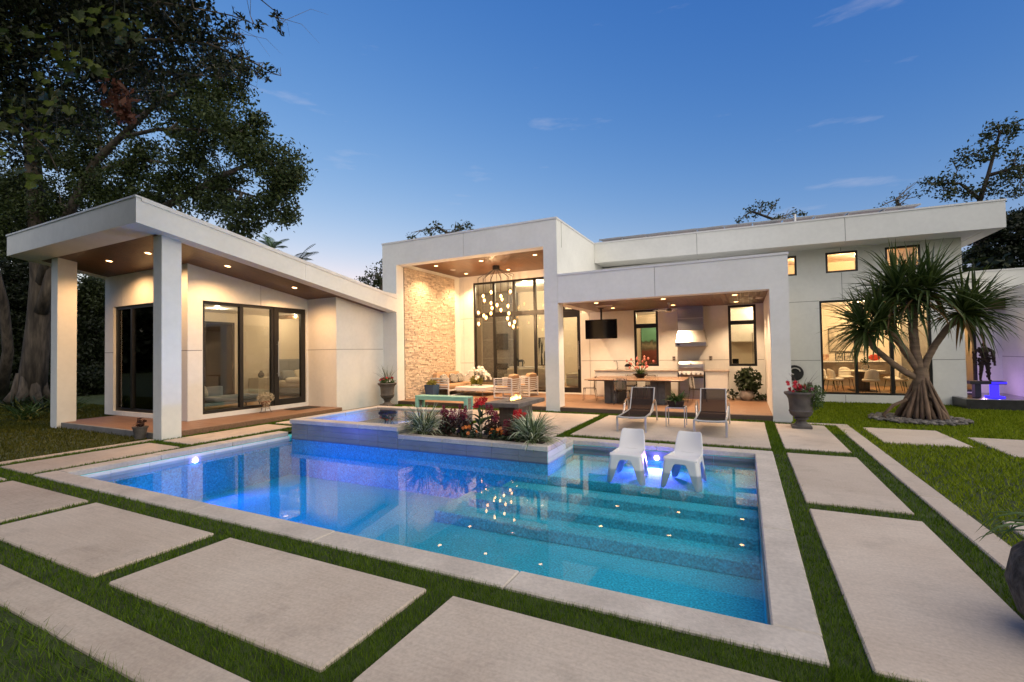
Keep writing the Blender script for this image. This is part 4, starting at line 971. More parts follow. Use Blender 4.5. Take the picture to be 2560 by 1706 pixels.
ghost_chair((-3.05,17.05,ZD),R(-3),'clear plastic chair behind the outdoor dining table, right one of two')
fb_=thing('flower_bowl','dark bowl of pink tulips in the middle of the outdoor dining table','flowers',(-3.2,16.1,ZD+.80))
MB().lathe([(.001,0),(.10,0),(.26,.13),(.25,.14),(.10,.05),(.001,.05)],24).build('bowl','blackgloss',fb_,smooth=40)
mt['pinkpetal']=LEAF('pink_petal',(.55,.13,.12),(.75,.30,.22),.2)
b=MB();lv=MB();st=MB();fl=MB(); random.seed(31)
for k in range(26):
    a=random.uniform(0,6.28); r=random.uniform(.15,.46); h=random.uniform(.2,.62)*(1-r*.5)+.1; p=Vector((r*math.cos(a),r*math.sin(a)*.7,h+.05))
    st.tube([(0,0,.06),(p.x*.4,p.y*.4,p.z*.6),p],.006,5); fl.ball(p,.034,8,6,(1,1,1.45))
for k in range(30):
    a=random.uniform(0,6.28); blade(lv,(0,0,.06),(math.cos(a),math.sin(a)*.7,random.uniform(.5,1.5)),random.uniform(.25,.45),.045,random.uniform(.5,1.3),5)
st.build('stems','stem',fb_); lv.build('leaves','leafg',fb_,fixn=False); fl.build('blossoms','pinkpetal',fb_,smooth=True)
# potted plant at the kitchen's right end
kp=thing('potted_plant','bushy dark plant in a round grey pot at the right end of the kitchen porch','potted plant',(.02,17.45,ZD))
mt['greypot']=M('weathered_pot',(.30,.27,.24),.8,var=.3,scale=6,bump=.3,bscale=40)
MB().lathe([(.001,0),(.13,0),(.22,.10),(.23,.20),(.18,.30),(.20,.33),(.17,.33),(.15,.29),(.001,.28)],24).build('pot','greypot',kp,smooth=40)
V1,F1=leafcloud((.05,0,.66),(.42,.36,.46),640,.15,41,asp=.5); V2,F2=leafcloud((.42,-.05,.14),(.32,.2,.13),110,.12,42,asp=.5); V3,F3=leafcloud((-.42,-.08,.22),(.22,.15,.2),50,.12,43,asp=.5)
mt['darkleaf']=LEAF('dark_green_leaf',(.010,.020,.008),(.035,.06,.02),.15)
V=np.concatenate([V1,V2,V3]); F=np.concatenate([F1,F2+len(V1),F3+len(V1)+len(V2)]); fastmesh('leaves',V,F,'darkleaf',kp)
b=MB()
for k in range(7): a=k*.9; b.tube([(0,0,.3),(.15*math.cos(a),.15*math.sin(a),.7),(.25*math.cos(a),.25*math.sin(a),1.0)],.01,5)
b.build('stems','stem',kp)

# ================================================================== urns
mt['urn']=M('dark_cast_stone',(.105,.095,.088),.85,var=.3,scale=5,bump=.35,bscale=45)
def urn(loc,label):
    t=thing('urn',label,'urn',loc,0,'classical stone urns')
    MB().cbox(-.20,.20,-.20,.20,0,.06,.008).build('plinth','urn',t)
    MB().lathe([(.175,.06),(.17,.075),(.12,.11),(.095,.16),(.11,.19),(.15,.205),(.15,.225),(.12,.235),(.18,.27),(.225,.32),(.235,.37),(.245,.38),(.245,.40),(.232,.41),(.238,.55),(.25,.66),(.28,.73),(.325,.775),(.335,.80),(.325,.825),(.29,.83),(.25,.79),(.001,.77)],32).build('bowl','urn',t,smooth=35)
    return t
u1=urn((-11.58,13.02,0),'dark stone urn with spiky grass and red flowers beside the spa')
u2=urn((1.12,12.62,0),'dark stone urn with trailing greenery beside the right porch column')
mt['redpetal']=LEAF('red_petal',(.35,.015,.03),(.60,.04,.06),.2); mt['orangepetal']=LEAF('orange_petal',(.6,.16,.03),(.75,.25,.05),.2); mt['pink2']=LEAF('magenta_petal',(.45,.03,.18),(.6,.08,.3),.2)
mt['spike']=LEAF('grey_green_blade',(.05,.06,.03),(.13,.15,.07),.15)
mt['burg']=LEAF('burgundy_leaf',(.030,.012,.012),(.07,.035,.022),.15)
def flowers(parent,c,r,n,mat,size,seed,name='blossoms'):
    random.seed(seed); b=MB()
    for k in range(n):
        a=random.uniform(0,6.28); q=random.random()**.5; p=(c[0]+r[0]*q*math.cos(a),c[1]+r[1]*q*math.sin(a),c[2]+r[2]*random.uniform(-1,1))
        for j in range(2): petals(b,p,size*random.uniform(.7,1.1),6)
    return b.build(name,mat,parent,fixn=False)
def spikes(parent,c,n,ln,wd,mat,seed,droop=(.1,.6),up=(1,3),name='blades',rad=.05,nseg=6):
    random.seed(seed); b=MB()
    for k in range(n):
        a=random.uniform(0,6.28); blade(b,(c[0]+random.uniform(-rad,rad),c[1]+random.uniform(-rad,rad),c[2]),(math.cos(a),math.sin(a),random.uniform(*up)),random.uniform(*ln),wd*random.uniform(.7,1.1),random.uniform(*droop),nseg)
    return b.build(name,mat,parent,fixn=False)
spikes(u1,(0,0,.8),26,(.45,.85),.022,'spike',51)
V,F=leafcloud((0,0,.88),(.28,.28,.12),260,.10,52); fastmesh('leaves',V,F,'leafg',u1); flowers(u1,(0,0,.94),(.26,.26,.08),22,'redpetal',.045,53); flowers(u1,(0,0,.92),(.28,.28,.06),9,'petalw',.04,54)
spikes(u2,(0,0,.8),10,(.4,.75),.016,'burg',55,up=(.6,1.8)); spikes(u2,(-.1,0,.8),3,(.55,.7),.012,'spike',56,up=(.4,.9))
V1,F1=leafcloud((.16,-.05,.82),(.34,.28,.20),900,.06,57); V2,F2=leafcloud((.30,-.08,.62),(.16,.2,.2),360,.055,58); fastmesh('trailing_leaves',np.concatenate([V1,V2]),np.concatenate([F1,F2+len(V1)]),'leafg',u2)
flowers(u2,(-.10,-.08,.95),(.20,.18,.10),26,'redpetal',.05,59); flowers(u2,(.0,-.12,.90),(.25,.12,.05),7,'pink2',.05,60,'magenta_blossoms')
# ================================================================== planter box plants
mt['varieg']=LEAF('striped_blade',(.14,.21,.06),(.74,.77,.55),.15); mt['varieg2']=LEAF('green_blade',(.03,.06,.018),(.09,.13,.05),.15)
def clump(loc,label,seed,n=150,ln=(.42,.72)):
    t=thing('striped_grass_clump',label,'plant',loc,0,'striped grass clumps in the planter')
    spikes(t,(0,0,0),n,ln,.028,'varieg',seed,droop=(.5,1.5),up=(.35,2.6),rad=.08,nseg=7); spikes(t,(0,0,0),n//2,ln,.03,'varieg2',seed+1,droop=(.5,1.5),up=(.5,2.6),rad=.08,nseg=7,name='green_blades'); return t
clump((-6.28,8.20,.10),'striped spiky grass clump at the spa end of the flower planter',61,190,(.50,.95))
clump((-3.72,8.22,.10),'pale striped grass clump at the right corner of the flower planter',63,260,(.48,.82))
def celosia(loc,label,h,seed,head='redpetal'):
    t=thing('plumed_flower',label,'plant',loc,0,'red plumed flowers in the planter')
    random.seed(seed); st=MB(); hd=MB()
    for k in range(5):
        x,y=random.uniform(-.16,.16),random.uniform(-.12,.12); hh=h*random.uniform(.7,1.05)
        st.tube([(x*.3,y*.3,0),(x*.8,y*.8,hh*.6),(x,y,hh)],.008,5)
        for j in range(26):
            q=j/26; r=.045*(1-q)+.006; a=j*2.4; petals(hd,(x+r*math.cos(a),y+r*math.sin(a),hh-.06+q*.20),.035,3)
    st.build('stems','burg',t); hd.build('plumes','redplume',t,fixn=False)
    V,F=leafcloud((0,0,h*.48),(.21,.17,h*.42),170,.11,seed,asp=.4); fastmesh('leaves',V,F,'burg',t)
    V,F=leafcloud((0,0,h*.28),(.24,.2,h*.25),90,.10,seed+7,asp=.5); fastmesh('green_leaves',V,F,'darkleaf',t); return t
mt['redplume']=LEAF('crimson_plume',(.10,.008,.02),(.26,.02,.05),.2)
for i,(x,y,h,lab) in enumerate(((-5.72,8.30,.50,'crimson plumed flower next to the spa end grass clump'),(-5.28,8.22,.56,'crimson plumed flower left of the tall red lilies'),(-4.62,8.30,.52,'crimson plumed flower right of the tall red lilies'),(-4.16,8.2,.30,'low crimson plumed flower by the right grass clump'))): celosia((x,y,.10),lab,h,70+i)
def lily(loc,label,h,seed):
    t=thing('red_lily',label,'flower',loc,0,'tall red flowers in the planter'); random.seed(seed); st=MB(); fl=MB(); lv=MB()
    for k in range(3):
        x,y=random.uniform(-.14,.14),random.uniform(-.08,.08); hh=h*random.uniform(.8,1.0); st.tube([(x*.3,y*.3,0),(x*.6,y*.6,hh*.6),(x,y,hh)],.011,6)
        for j in range(9): petals(fl,(x+random.uniform(-.07,.07),y+random.uniform(-.05,.05),hh+random.uniform(-.05,.06)),.058,5)
        for j in range(3): a=random.uniform(0,6.28); blade(lv,(x*.4,y*.4,hh*(.15+.2*j)),(math.cos(a),math.sin(a),.8),.38,.09,.9,6)
    st.build('stems','stem',t); fl.build('petals','brightred',t,fixn=False); lv.build('leaves','darkleaf',t,fixn=False); return t
mt['brightred']=LEAF('bright_red_petal',(.45,.008,.012),(.68,.02,.03),.25)
lily((-4.95,8.35,.10),'tall bright red flowers rising in the middle of the planter',.80,81)
lily((-4.02,8.42,.10),'bright red flowers behind the right grass clump',.52,82)
for i,(x,y,lab) in enumerate(((-5.02,8.05,'low orange flowers at the planter front, left patch'),(-4.42,8.08,'low orange flowers at the planter front, right patch'))):
    t=thing('orange_flowers',lab,'flower',(x,y,.10),0,'orange flowers in the planter'); V,F=leafcloud((0,0,.12),(.22,.12,.12),170,.07,90+i); fastmesh('leaves',V,F,'darkleaf',t); flowers(t,(0,0,.2),(.2,.1,.06),10,'orangepetal',.045,92+i)

# ================================================================== bedroom porch things
ps=thing('flower_pot_stand','clay pot of small white flowers on a wire stand outside the bedroom glass','potted plant',(-13.40,9.55,ZD))
mt['clay']=M('terracotta',(.30,.13,.07),.85,var=.15,scale=5); mt['whiteleaf']=LEAF('silver_white_leaf',(.30,.27,.18),(.65,.58,.42),.15)
b=MB()
for k in range(3):
    a=k*2.094+.5; b.tube([(.12*math.cos(a),.12*math.sin(a),.24),(.13*math.cos(a),.13*math.sin(a),.10),(.17*math.cos(a),.17*math.sin(a),.02),(.20*math.cos(a),.20*math.sin(a),.025)],.007,6)
b.tube([(.13*math.cos(a),.13*math.sin(a),.22) for a in [i*.449 for i in range(15)]],.007,6,cap=False); b.build('stand','blackmatt',ps)
MB().lathe([(.001,.16),(.09,.16),(.14,.32),(.15,.33),(.15,.36),(.12,.36),(.001,.33)],20).build('pot','clay',ps,smooth=40)
V1,F1=leafcloud((0,0,.46),(.26,.26,.17),800,.045,101); V2,F2=leafcloud((.16,-.08,.26),(.12,.12,.18),170,.04,102); fastmesh('flowers',np.concatenate([V1,V2]),np.concatenate([F1,F2+len(V1)]),'whiteleaf',ps)
mat_=thing('door_mat','thin dark door mat in front of the bedroom door','door mat',(-13.15,10.7,ZD)); MB().cbox(-.30,.30,-.45,.45,.001,.018,.005).build('mat','blackmatt',mat_)
MB().cbox(-.32,.32,-.47,.47,.0005,.008,.003).build('border','darkwood',mat_)
ln=thing('small_pot','small dark clay pot at the foot of the wing column','pot',(-12.56,5.80,0)); MB().lathe([(.001,0),(.10,0),(.14,.24),(.155,.25),(.155,.28),(.13,.28),(.001,.25)],18).build('pot','urn',ln,smooth=40)
V,F=leafcloud((0,0,.36),(.12,.12,.12),70,.09,103); fastmesh('leaves',V,F,'burg',ln)

# ================================================================== bedroom inside the wing
def simple(name,label,cat,loc,rz=0,group=None): return thing(name,label,cat,loc,rz,group)
db=simple('daybed','long grey daybed behind the bedroom window','daybed',(-15.3,9.45,ZI))
MB().cbox(-.42,.42,-1.05,1.05,.16,.24,.01).build('frame','greyfab',db); cushion((.03,.25,.33),(.40,.80,.09),'greyfab',db,'seat'); MB().cbox(-.42,.42,-1.08,-.95,.24,.62,.02).build('end_arm','greyfab',db); MB().cbox(-.44,-.32,-1.05,.15,.24,.72,.02).build('backrest','greyfab',db)
for x in(-.36,.36):
    for y in(-.95,.95): MB().tube([(x,y,.17),(x*1.05,y*1.04,0)],[.022,.012],8).build('leg','blackmatt',db)
b=MB(); b.add(*superell((0,0,0),(.22,.08,.20),.4,T=Matrix.Rotation(R(20),4,'X'))); tag(b.build('cream_pillow','creamfab',None,smooth=True,loc=(-15.3,8.72,ZI+.62)),'cream pillow leaning on the arm of the daybed','pillow')
bed=simple('bed','large bed with cream bedding and grey panelled headboard','bed',(-17.0,14.1,ZI))
MB().cbox(-.98,-.86,-1.1,1.1,0,1.55,.02).build('headboard','greyfab',bed)
for y in(-.55,0,.55): MB().cbox(-.865,-.845,y-.27,y+.27,.45,1.5,.01).build('headboard_panel','greyfab',bed)
MB().cbox(-.86,1.1,-.98,.98,.12,.36,.02).build('base','greyfab',bed); cushion((.12,0,.50),(.98,.97,.18),'creamfab',bed,'mattress'); cushion((.35,0,.66),(.62,1.02,.14),'whitefab',bed,'duvet')
for i,y in enumerate((-.55,.05,.6)):
    b=MB(); b.add(*superell((0,0,0),(.12,.30,.22),.4,T=Matrix.Rotation(R(-25),4,'Y'))); tag(b.build('bed_pillow','creamfab' if i%2 else 'greyfab',None,smooth=True,loc=(-17.55,14.1+y,ZI+.86)),('grey pillow on the bed, nearest the nightstand','cream pillow in the middle of the bed','grey pillow at the far side of the bed')[i],'pillow','pillows on the bed')
ns=simple('nightstand','pale three-drawer nightstand left of the bed','nightstand',(-17.62,12.45,ZI)); MB().cbox(-.3,.3,-.42,.42,.05,.82,.01).build('carcass','creamfab',ns)
for k in range(3): d=MB().cbox(.3,.315,-.40,.40,.09+k*.245,.31+k*.245,.004).build('drawer','creamfab',ns); MB().box(.315,.325,-.2,.2,.295+k*.245,.305+k*.245).build('handle','steel',d)
lv_=simple('vase','small patterned round vase on the nightstand','vase',(-17.6,12.35,ZI+.82)); MB().lathe([(.001,0),(.07,0),(.12,.08),(.11,.16),(.05,.24),(.055,.28)],18,cap=False).build('body','lace',lv_,smooth=True); MB().lathe([(.056,.275),(.06,.29),(.05,.29)],18,cap=False).build('lip','steel',lv_,smooth=True)
dk=simple('dark_doorway','tall dark bathroom doorway in the bedroom wall','doorway',(-17.99,10.9,ZI)); MB().box(0,.02,-.5,.5,0,2.95).build('dark_panel','blackgloss',dk); MB().box(0,.04,.5,.58,0,3.03).box(0,.04,-.58,-.5,0,3.03).box(0,.04,-.5,.5,2.95,3.03).build('frame','blackframe',dk)  # a flat black panel stands for the darkness beyond the doorway

# ================================================================== living room inside
fp=simple('fireplace','tall grey stone fireplace column seen through the living room glass','fireplace',(-12.5,23.6,ZI))
mt['greystone']=M('grey_ledgestone',(.20,.185,.165),.8,var=.25,scale=8,bump=.5,bscale=30,stretch=(1,1,4))
MB().box(-1.0,.85,-.4,.55,0,5.1).build('chimney_breast','greystone',fp)
for z in(1.35,2.4,3.4,4.4): MB().box(-1.005,.855,-.405,.0,z,z+.02).build('band','steel',fp)
MB().box(-.15,.62,-.41,-.38,.72,1.06).build('firebox','blackgloss',fp)
t2=simple('wall_television','flat television mounted on the fireplace column indoors','television',(-12.26,23.17,2.45)); MB().cbox(-.42,.42,-.04,.02,-.46,.46,.006).build('housing','blackmatt',t2); MB().box(-.40,.40,-.043,-.04,-.44,.44).build('screen','blackgloss',t2)
sf=simple('white_sofa','long low cream sofa just inside the living room glass','sofa',(-8.95,20.05,ZI))
MB().cbox(-1.15,1.15,-.45,.45,.08,.42,.03).build('base','creamfab',sf); cushion((0,.05,.5),(1.0,.38,.10),'creamfab',sf,'seat'); MB().cbox(-1.15,1.15,-.45,-.25,.42,.92,.03).build('backrest','creamfab',sf)
for s in(-1,1): MB().cbox(min(s*1.15,s*1.32),max(s*1.15,s*1.32),-.45,.45,.05,.66,.03).build('arm','creamfab',sf)
sf2=simple('white_armchair','cream armchair seen through the glass porch door','armchair',(-7.05,21.0,ZI)); MB().cbox(-.45,.45,-.45,.45,.06,.44,.03).build('base','creamfab',sf2); MB().cbox(.30,.45,-.45,.45,.44,.98,.03).build('backrest','creamfab',sf2)
for s in(-1,1): MB().cbox(-.45,.30,min(s*.45,s*.32),max(s*.45,s*.32),.44,.66,.03).build('arm','creamfab',sf2)
tb=simple('console_table','slim pale console table behind the cream sofa','console table',(-9.9,21.4,ZI)); MB().cbox(-.9,.9,-.18,.18,.90,.95,.006).build('top','whitepaint',tb)
for x in(-.85,.85): MB().cbox(x-.03,x+.03,-.16,.16,0,.90,.006).build('leg','whitepaint',tb)
hs=simple('horse_sculpture','small dark horse sculpture on the console table','sculpture',(-10.25,21.4,ZI+.95)); mt['bronze']=M('dark_bronze',(.07,.075,.075),.4,metal=.6,var=.3)
b=MB().tube([(-.14,0,.28),(0,0,.29),(.13,0,.30)],[.055,.07,.06],10).tube([(-.12,0,.31),(-.19,0,.42),(-.20,0,.47)],[.05,.035,.03],8).tube([(-.19,0,.48),(-.28,0,.43)],[.035,.02],8)
for x in(-.13,-.09,.10,.14): b.tube([(x,.03 if x in(-.13,.10) else -.03,.27),(x+.01,.0,.14),(x-.01,0,.0)],[.028,.016,.016],7)
b.tube([(.17,0,.31),(.23,0,.22),(.22,0,.12)],[.02,.015,.005],6); b.build('body','bronze',hs,smooth=True); MB().box(-.24,.22,-.07,.07,-.0,.012).build('base','blackmatt',hs)
def CANVAS(name,layers):
    """painted picture: colour bands by height with rough edges; layers = [(z 0..1, colour)]"""
    m=bpy.data.materials.new(name); n=nodes(m); N=n.nodes; L=n.links
    out=N.new('ShaderNodeOutputMaterial'); p=N.new('ShaderNodeBsdfPrincipled'); p.inputs['Roughness'].default_value=.7; L.new(p.outputs[0],out.inputs[0])
    t=N.new('ShaderNodeTexCoord'); sx=N.new('ShaderNodeSeparateXYZ'); L.new(t.outputs['Generated'],sx.inputs[0]); no=N.new('ShaderNodeTexNoise'); no.inputs['Scale'].default_value=5; no.inputs['Detail'].default_value=8; L.new(t.outputs['Generated'],no.inputs['Vector'])
    ma=N.new('ShaderNodeMath'); ma.operation='MULTIPLY_ADD'; ma.inputs[1].default_value=.22; L.new(no.outputs['Fac'],ma.inputs[0]); L.new(sx.outputs['Z'],ma.inputs[2]); ra=N.new('ShaderNodeValToRGB'); e=ra.color_ramp.elements
    e[0].position=layers[0][0]; e[0].color=(*layers[0][1],1); e[1].position=layers[1][0]; e[1].color=(*layers[1][1],1)
    for q,c in layers[2:]: k=e.new(q); k.color=(*c,1)
    L.new(ma.outputs[0],ra.inputs[0]); L.new(ra.outputs[0],p.inputs['Base Color']); return m
def picture(loc,w,h,mat,label,rz=0,frame='blackmatt',fw=.03,name='framed_picture',group=None):
    t=thing(name,label,'picture',loc,rz,group); MB().box(-w/2,w/2,-.03,0,-h/2,h/2).build('canvas',mat,t)
    MB().box(-w/2-fw,w/2+fw,-.02,.0,h/2,h/2+fw).box(-w/2-fw,w/2+fw,-.02,.0,-h/2-fw,-h/2).box(-w/2-fw,-w/2,-.02,.0,-h/2,h/2).box(w/2,w/2+fw,-.02,.0,-h/2,h/2).build('frame',frame,t); return t
mt['mountain']=CANVAS('mountain_painting',[(.1,(.12,.03,.02)),(.50,(.17,.045,.03)),(.56,(.10,.09,.06)),(.66,(.22,.19,.13)),(.72,(.05,.06,.04)),(.76,(.10,.28,.18)),(1.,(.12,.32,.22))])
picture((-3.55,21.48,2.0),1.25,1.9,'mountain','painting of a bare mountain under a green sky, seen through the kitchen window')
def TRUNKS():
    m=CANVAS('tree_trunk_painting',[(.2,(.5,.47,.4)),(.8,(.6,.57,.5))]); n=m.node_tree; N=n.nodes; L=n.links; p=[x for x in N if x.type=='BSDF_PRINCIPLED'][0]
    t=N.new('ShaderNodeTexCoord'); mp=N.new('ShaderNodeMapping'); mp.inputs['Scale'].default_value=(3.2,1,.35); no=N.new('ShaderNodeTexNoise'); no.inputs['Scale'].default_value=2; L.new(t.outputs['Generated'],mp.inputs[0]); L.new(mp.outputs[0],no.inputs['Vector'])
    ra=N.new('ShaderNodeValToRGB'); ra.color_ramp.interpolation='CONSTANT'; e=ra.color_ramp.elements; e[0].color=(.45,.42,.36,1); e[1].position=.48; e[1].color=(.02,.02,.02,1); k=e.new(.60); k.color=(.5,.47,.4,1); L.new(no.outputs['Fac'],ra.inputs[0]); L.new(ra.outputs[0],p.inputs['Base Color']); return m
mt['trunks']=TRUNKS(); picture((-9.85,24.18,1.87),1.1,1.5,'trunks','dark picture of bare tree trunks on the living room wall')
fd=simple('front_door','tall dark front door at the far side of the living room','door',(-6.9,24.18,ZI)); MB().box(-.5,.5,-.05,0,0,2.6).build('leaf','blackframe',fd); MB().tube([(.38,-.09,.9),(.38,-.09,1.9)],.015,8).build('handle','steel',fd)
# kitchen interior seen through the right window
kc=simple('kitchen_cabinet','tall white kitchen cabinet and oven niche behind the right porch window','cabinet',(.0,21.2,ZI)); MB().cbox(-.7,1.15,-.35,.28,1.95,3.4,.01).build('upper_cabinet','whitepaint',kc); MB().cbox(-.7,1.15,-.35,.28,0,.95,.01).build('lower_cabinet','whitepaint',kc); MB().tube([(.28,-.38,1.0),(.28,-.38,2.3)],.015,8).build('handle','steel',kc)
cm=simple('coffee_machine','small black coffee machine on the indoor kitchen counter','coffee machine',(-.35,20.98,ZI+.95)); MB().cbox(-.12,.12,-.12,.12,0,.32,.02).build('body','blackgloss',cm); MB().cbox(-.10,.10,-.20,-.12,.0,.03,.005).build('drip_tray','blackmatt',cm)

# ================================================================== indoor dining room
dn=simple('indoor_dining_table','round pale dining table with a dark pedestal behind the big right window','dining table',(3.95,21.75,ZI))
MB().lathe([(.001,.74),(.68,.74),(.70,.755),(.70,.77),(.001,.77)],32).build('table_top','creamfab',dn,smooth=30); MB().cbox(-.2,.2,-.2,.2,.03,.74,.02).build('pedestal','darkwood',dn); MB().cbox(-.4,.4,-.4,.4,0,.03,.01).build('foot','darkwood',dn)
def dchair(loc,rz,label):
    t=thing('upholstered_chair',label,'chair',loc,rz,'cream chairs round the indoor dining table')
    cushion((0,0,.46),(.25,.24,.06),'whitefab',t,'seat',e=.45)
    b=MB(); n=9
    for j in range(7):
        q=j/6
        for i in range(n):
            a=(-1+2*i/(n-1))*1.15; r=.27-.02*q; b.v.append((r*math.sin(a)*(1-.12*q*q),r*math.cos(a)*.9+.05*q-.02,.44+q*.42*(1-.25*abs(math.sin(a))**3)))
    for j in range(6):
        for i in range(n-1): b.f.append((j*n+i,j*n+i+1,(j+1)*n+i+1,(j+1)*n+i))
    o=b.build('backrest','whitefab',t,smooth=True); m=o.modifiers.new('s','SOLIDIFY'); m.thickness=.05; m=o.modifiers.new('u','SUBSURF'); m.levels=1; m.render_levels=1
    for sx in(-1,1):
        for sy in(-1,1): MB().tube([(sx*.15,sy*.14,.43),(sx*.21,sy*.20,0)],[.014,.009],6).build('leg','blackmatt',t)
    return t
for k,(x,y,a,lab) in enumerate(((4.02,20.72,182,'cream chair with its back to the big right window'),(3.02,21.25,110,'cream chair at the left of the indoor table, nearer the glass'),(2.92,21.95,80,'cream chair at the left of the indoor table, farther from the glass'),(4.95,21.30,-115,'cream chair at the right of the indoor table, nearer the glass'),(4.95,22.1,-75,'cream chair at the right of the indoor table, farther from the glass'),(3.6,22.75,10,'cream chair on the far side of the indoor table'))): dchair((x,y,ZI),R(a),lab)
sb=simple('sideboard','dark marbled floating sideboard on the dining room wall','sideboard',(3.8,24.35,ZI)); mt['marble']=M('brown_marble',(.10,.07,.05),.3,hue=(.25,.2,.15),scale=3)
MB().cbox(-1.7,1.7,-.25,.25,.52,1.02,.01).build('body','marble',sb); MB().cbox(-1.75,1.75,-.28,.25,1.02,1.07,.006).build('top','whitepaint',sb)
for x in(-1.1,0,1.1): MB().box(x-.3,x+.3,-.262,-.25,.93,.95).build('handle','steel',sb)
def art(name,c1,c2,sc): return M(name,c1,.7,hue=c2,scale=sc,coord='Generated')
mt['art1']=art('abstract_print',(.7,.62,.5),(.06,.05,.05),3.2); mt['art2']=art('warm_abstract',(.75,.6,.42),(.25,.06,.04),2.4)
picture((3.95,24.56,2.15),1.25,1.0,'art1','large abstract black and cream picture above the sideboard',fw=.02)
for k,(x,w,h,lab) in enumerate(((3.62,.22,.28,'small black framed picture on the sideboard, left of two'),(3.95,.26,.30,'small black framed picture on the sideboard, right of two'))): picture((x,24.25,ZI+1.07+h/2+.035),w,h,'art1',lab,group='small framed pictures')
picture((3.15,24.25,ZI+1.07+.17),.22,.28,'art2','small warm-coloured frameless picture at the left of the sideboard',fw=.005,frame='whitepaint')
vs=simple('flower_vase','glass vase with dark sprigs on the indoor dining table','vase',(4.05,21.7,ZI+.77)); MB().lathe([(.001,0),(.08,0),(.13,.08),(.13,.18),(.09,.24)],18,cap=False).build('glass','acrylic',vs,smooth=True); V,F=leafcloud((0,0,.34),(.16,.16,.16),60,.1,111); fastmesh('sprigs',V,F,'darkleaf',vs)
rd=simple('red_glass_fish','small red glass ornament on the sideboard','ornament',(4.85,24.25,ZI+1.07)); mt['redglass']=M('red_glass',(.5,.06,.03),.15); MB().ball((0,0,.14),.14,12,8,(1.5,.4,1)).build('body','redglass',rd,smooth=True); MB().box(-.05,.05,-.03,.03,0,.02).build('foot','redglass',rd)
# round hose pot and outlet on the right wall
hp=simple('hose_reel','round black hose hanger with pale hose on the right wall','hose reel',(1.52,18.9,.97)); MB().tube([(0,0,0),(0,-.10,0)],.27,24).build('drum','blackmatt',hp,smooth=40)
mt['hose']=M('pale_hose',(.55,.54,.5),.5); MB().tube([(.16*math.cos(a)*(1-.06*a),-.13,.13*math.sin(a)*(1-.05*a)+.05) for a in [i*.3 for i in range(16)]],.02,8).build('hose','hose',hp,smooth=True)
ob=simple('wall_outlet_box','small grey outlet box low on the right wall','outlet',(1.96,18.9,.58)); MB().cbox(-.07,.07,-.06,0,-.07,.07,.006).build('box','plate',ob); MB().box(-.05,.05,-.066,-.06,-.05,.05).build('lid','darkconc',ob)
# ================================================================== courtyard pond, bench and figure
pd_=simple('reflecting_pond','raised dark-walled reflecting pond beside the right end of the house','pond',(6.6,19.2,0)); mt['blackslate']=M('black_slate',(.03,.03,.032),.35,var=.3,scale=6)
b=MB(); b.box(-.93,.99,-1.32,-1.14,0,.27); b.box(-.93,-.78,-1.14,-.3,0,.27); kx=b.build('wall','blackslate',pd_)
MB().box(-.95,.99,-1.34,-1.12,.27,.285).build('rim','steel',pd_); MB().box(-.78,.98,-1.14,1.78,0,.2).build('basin','blackslate',pd_); MB().box(-.775,.975,-1.135,1.775,.2,.235).build('pond_surface','blackgloss',pd_)
bl=simple('statue_plinth','dark bench-like plinth glowing blue under the metal figure','plinth',(6.55,19.15,.24)); mt['blueglow']=EM('blue_led_glow',(.05,.03,1),1.0)
MB().cbox(-.42,.40,-.16,.16,.40,.50,.008).build('slab','blackslate',bl); MB().cbox(-.30,-.16,-.12,.12,0,.40,.006).build('leg','blackslate',bl); MB().cbox(.10,.24,-.12,.12,.04,.40,.006).build('blue_leg','blueglow',bl); MB().cbox(.0,.36,-.18,.18,.0,.045,.006).build('blue_foot','blueglow',bl); MB().box(.06,.40,-.165,-.16,.42,.48).build('blue_strip','blueglow',bl)
lamp(bl,'POINT',(.17,-.3,.1),3,(.12,.08,1),0); lamp(bl,'POINT',(.25,.9,.25),9,(.72,.42,1),0)
stt=simple('metal_figure','rough dark metal figure of a standing man on the blue-lit plinth','statue',(6.52,19.15,.74)); mt['rust']=M('rusty_iron',(.05,.03,.022),.7,var=.5,scale=20,metal=.5,bump=.8,bscale=60)
b=MB(); J=lambda *p:[Vector(q) for q in p]
b.tube(J((0,0,.58),(0,0,.72),(0,0,.88),(0,0,.98),(0,0,1.03)),[.075,.07,.11,.09,.03],9)
b.ball((0,-.01,1.10),.055,10,8,(.9,1,1.25))
for s in(-1,1):
    b.tube(J((s*.05,0,.60),(s*.08,-.01,.32),(s*.10,.01,.04),(s*.11,-.06,.01)),[.062,.048,.03,.03],8)
    b.tube(J((s*.10,0,.96),(s*.19,0,.90),(s*.23,.02,.70),(s*.22,-.04,.52),(s*.22,-.05,.46)),[.05,.048,.036,.028,.03],8)
random.seed(77)
for k in range(90):
    t=random.random(); p=Vector((random.uniform(-.12,.12),random.uniform(-.06,.06),random.uniform(.5,1.0))) if t<.5 else (Vector((random.choice((-1,1))*random.uniform(.17,.24),0,random.uniform(.5,.95))) if t<.75 else Vector((random.choice((-1,1))*random.uniform(.05,.12),0,random.uniform(.05,.5))))
    b.cbox(-.03,.03,-.02,.02,-.035,.035,.006,T=Matrix.Translation(p)@Matrix.Rotation(random.uniform(0,3),4,'X')@Matrix.Rotation(random.uniform(0,3),4,'Z'))
b.build('body','rust',stt); picture((6.35,23.4,1.75),.5,1.1,'art1','tall dark picture in the lit room behind the metal figure')
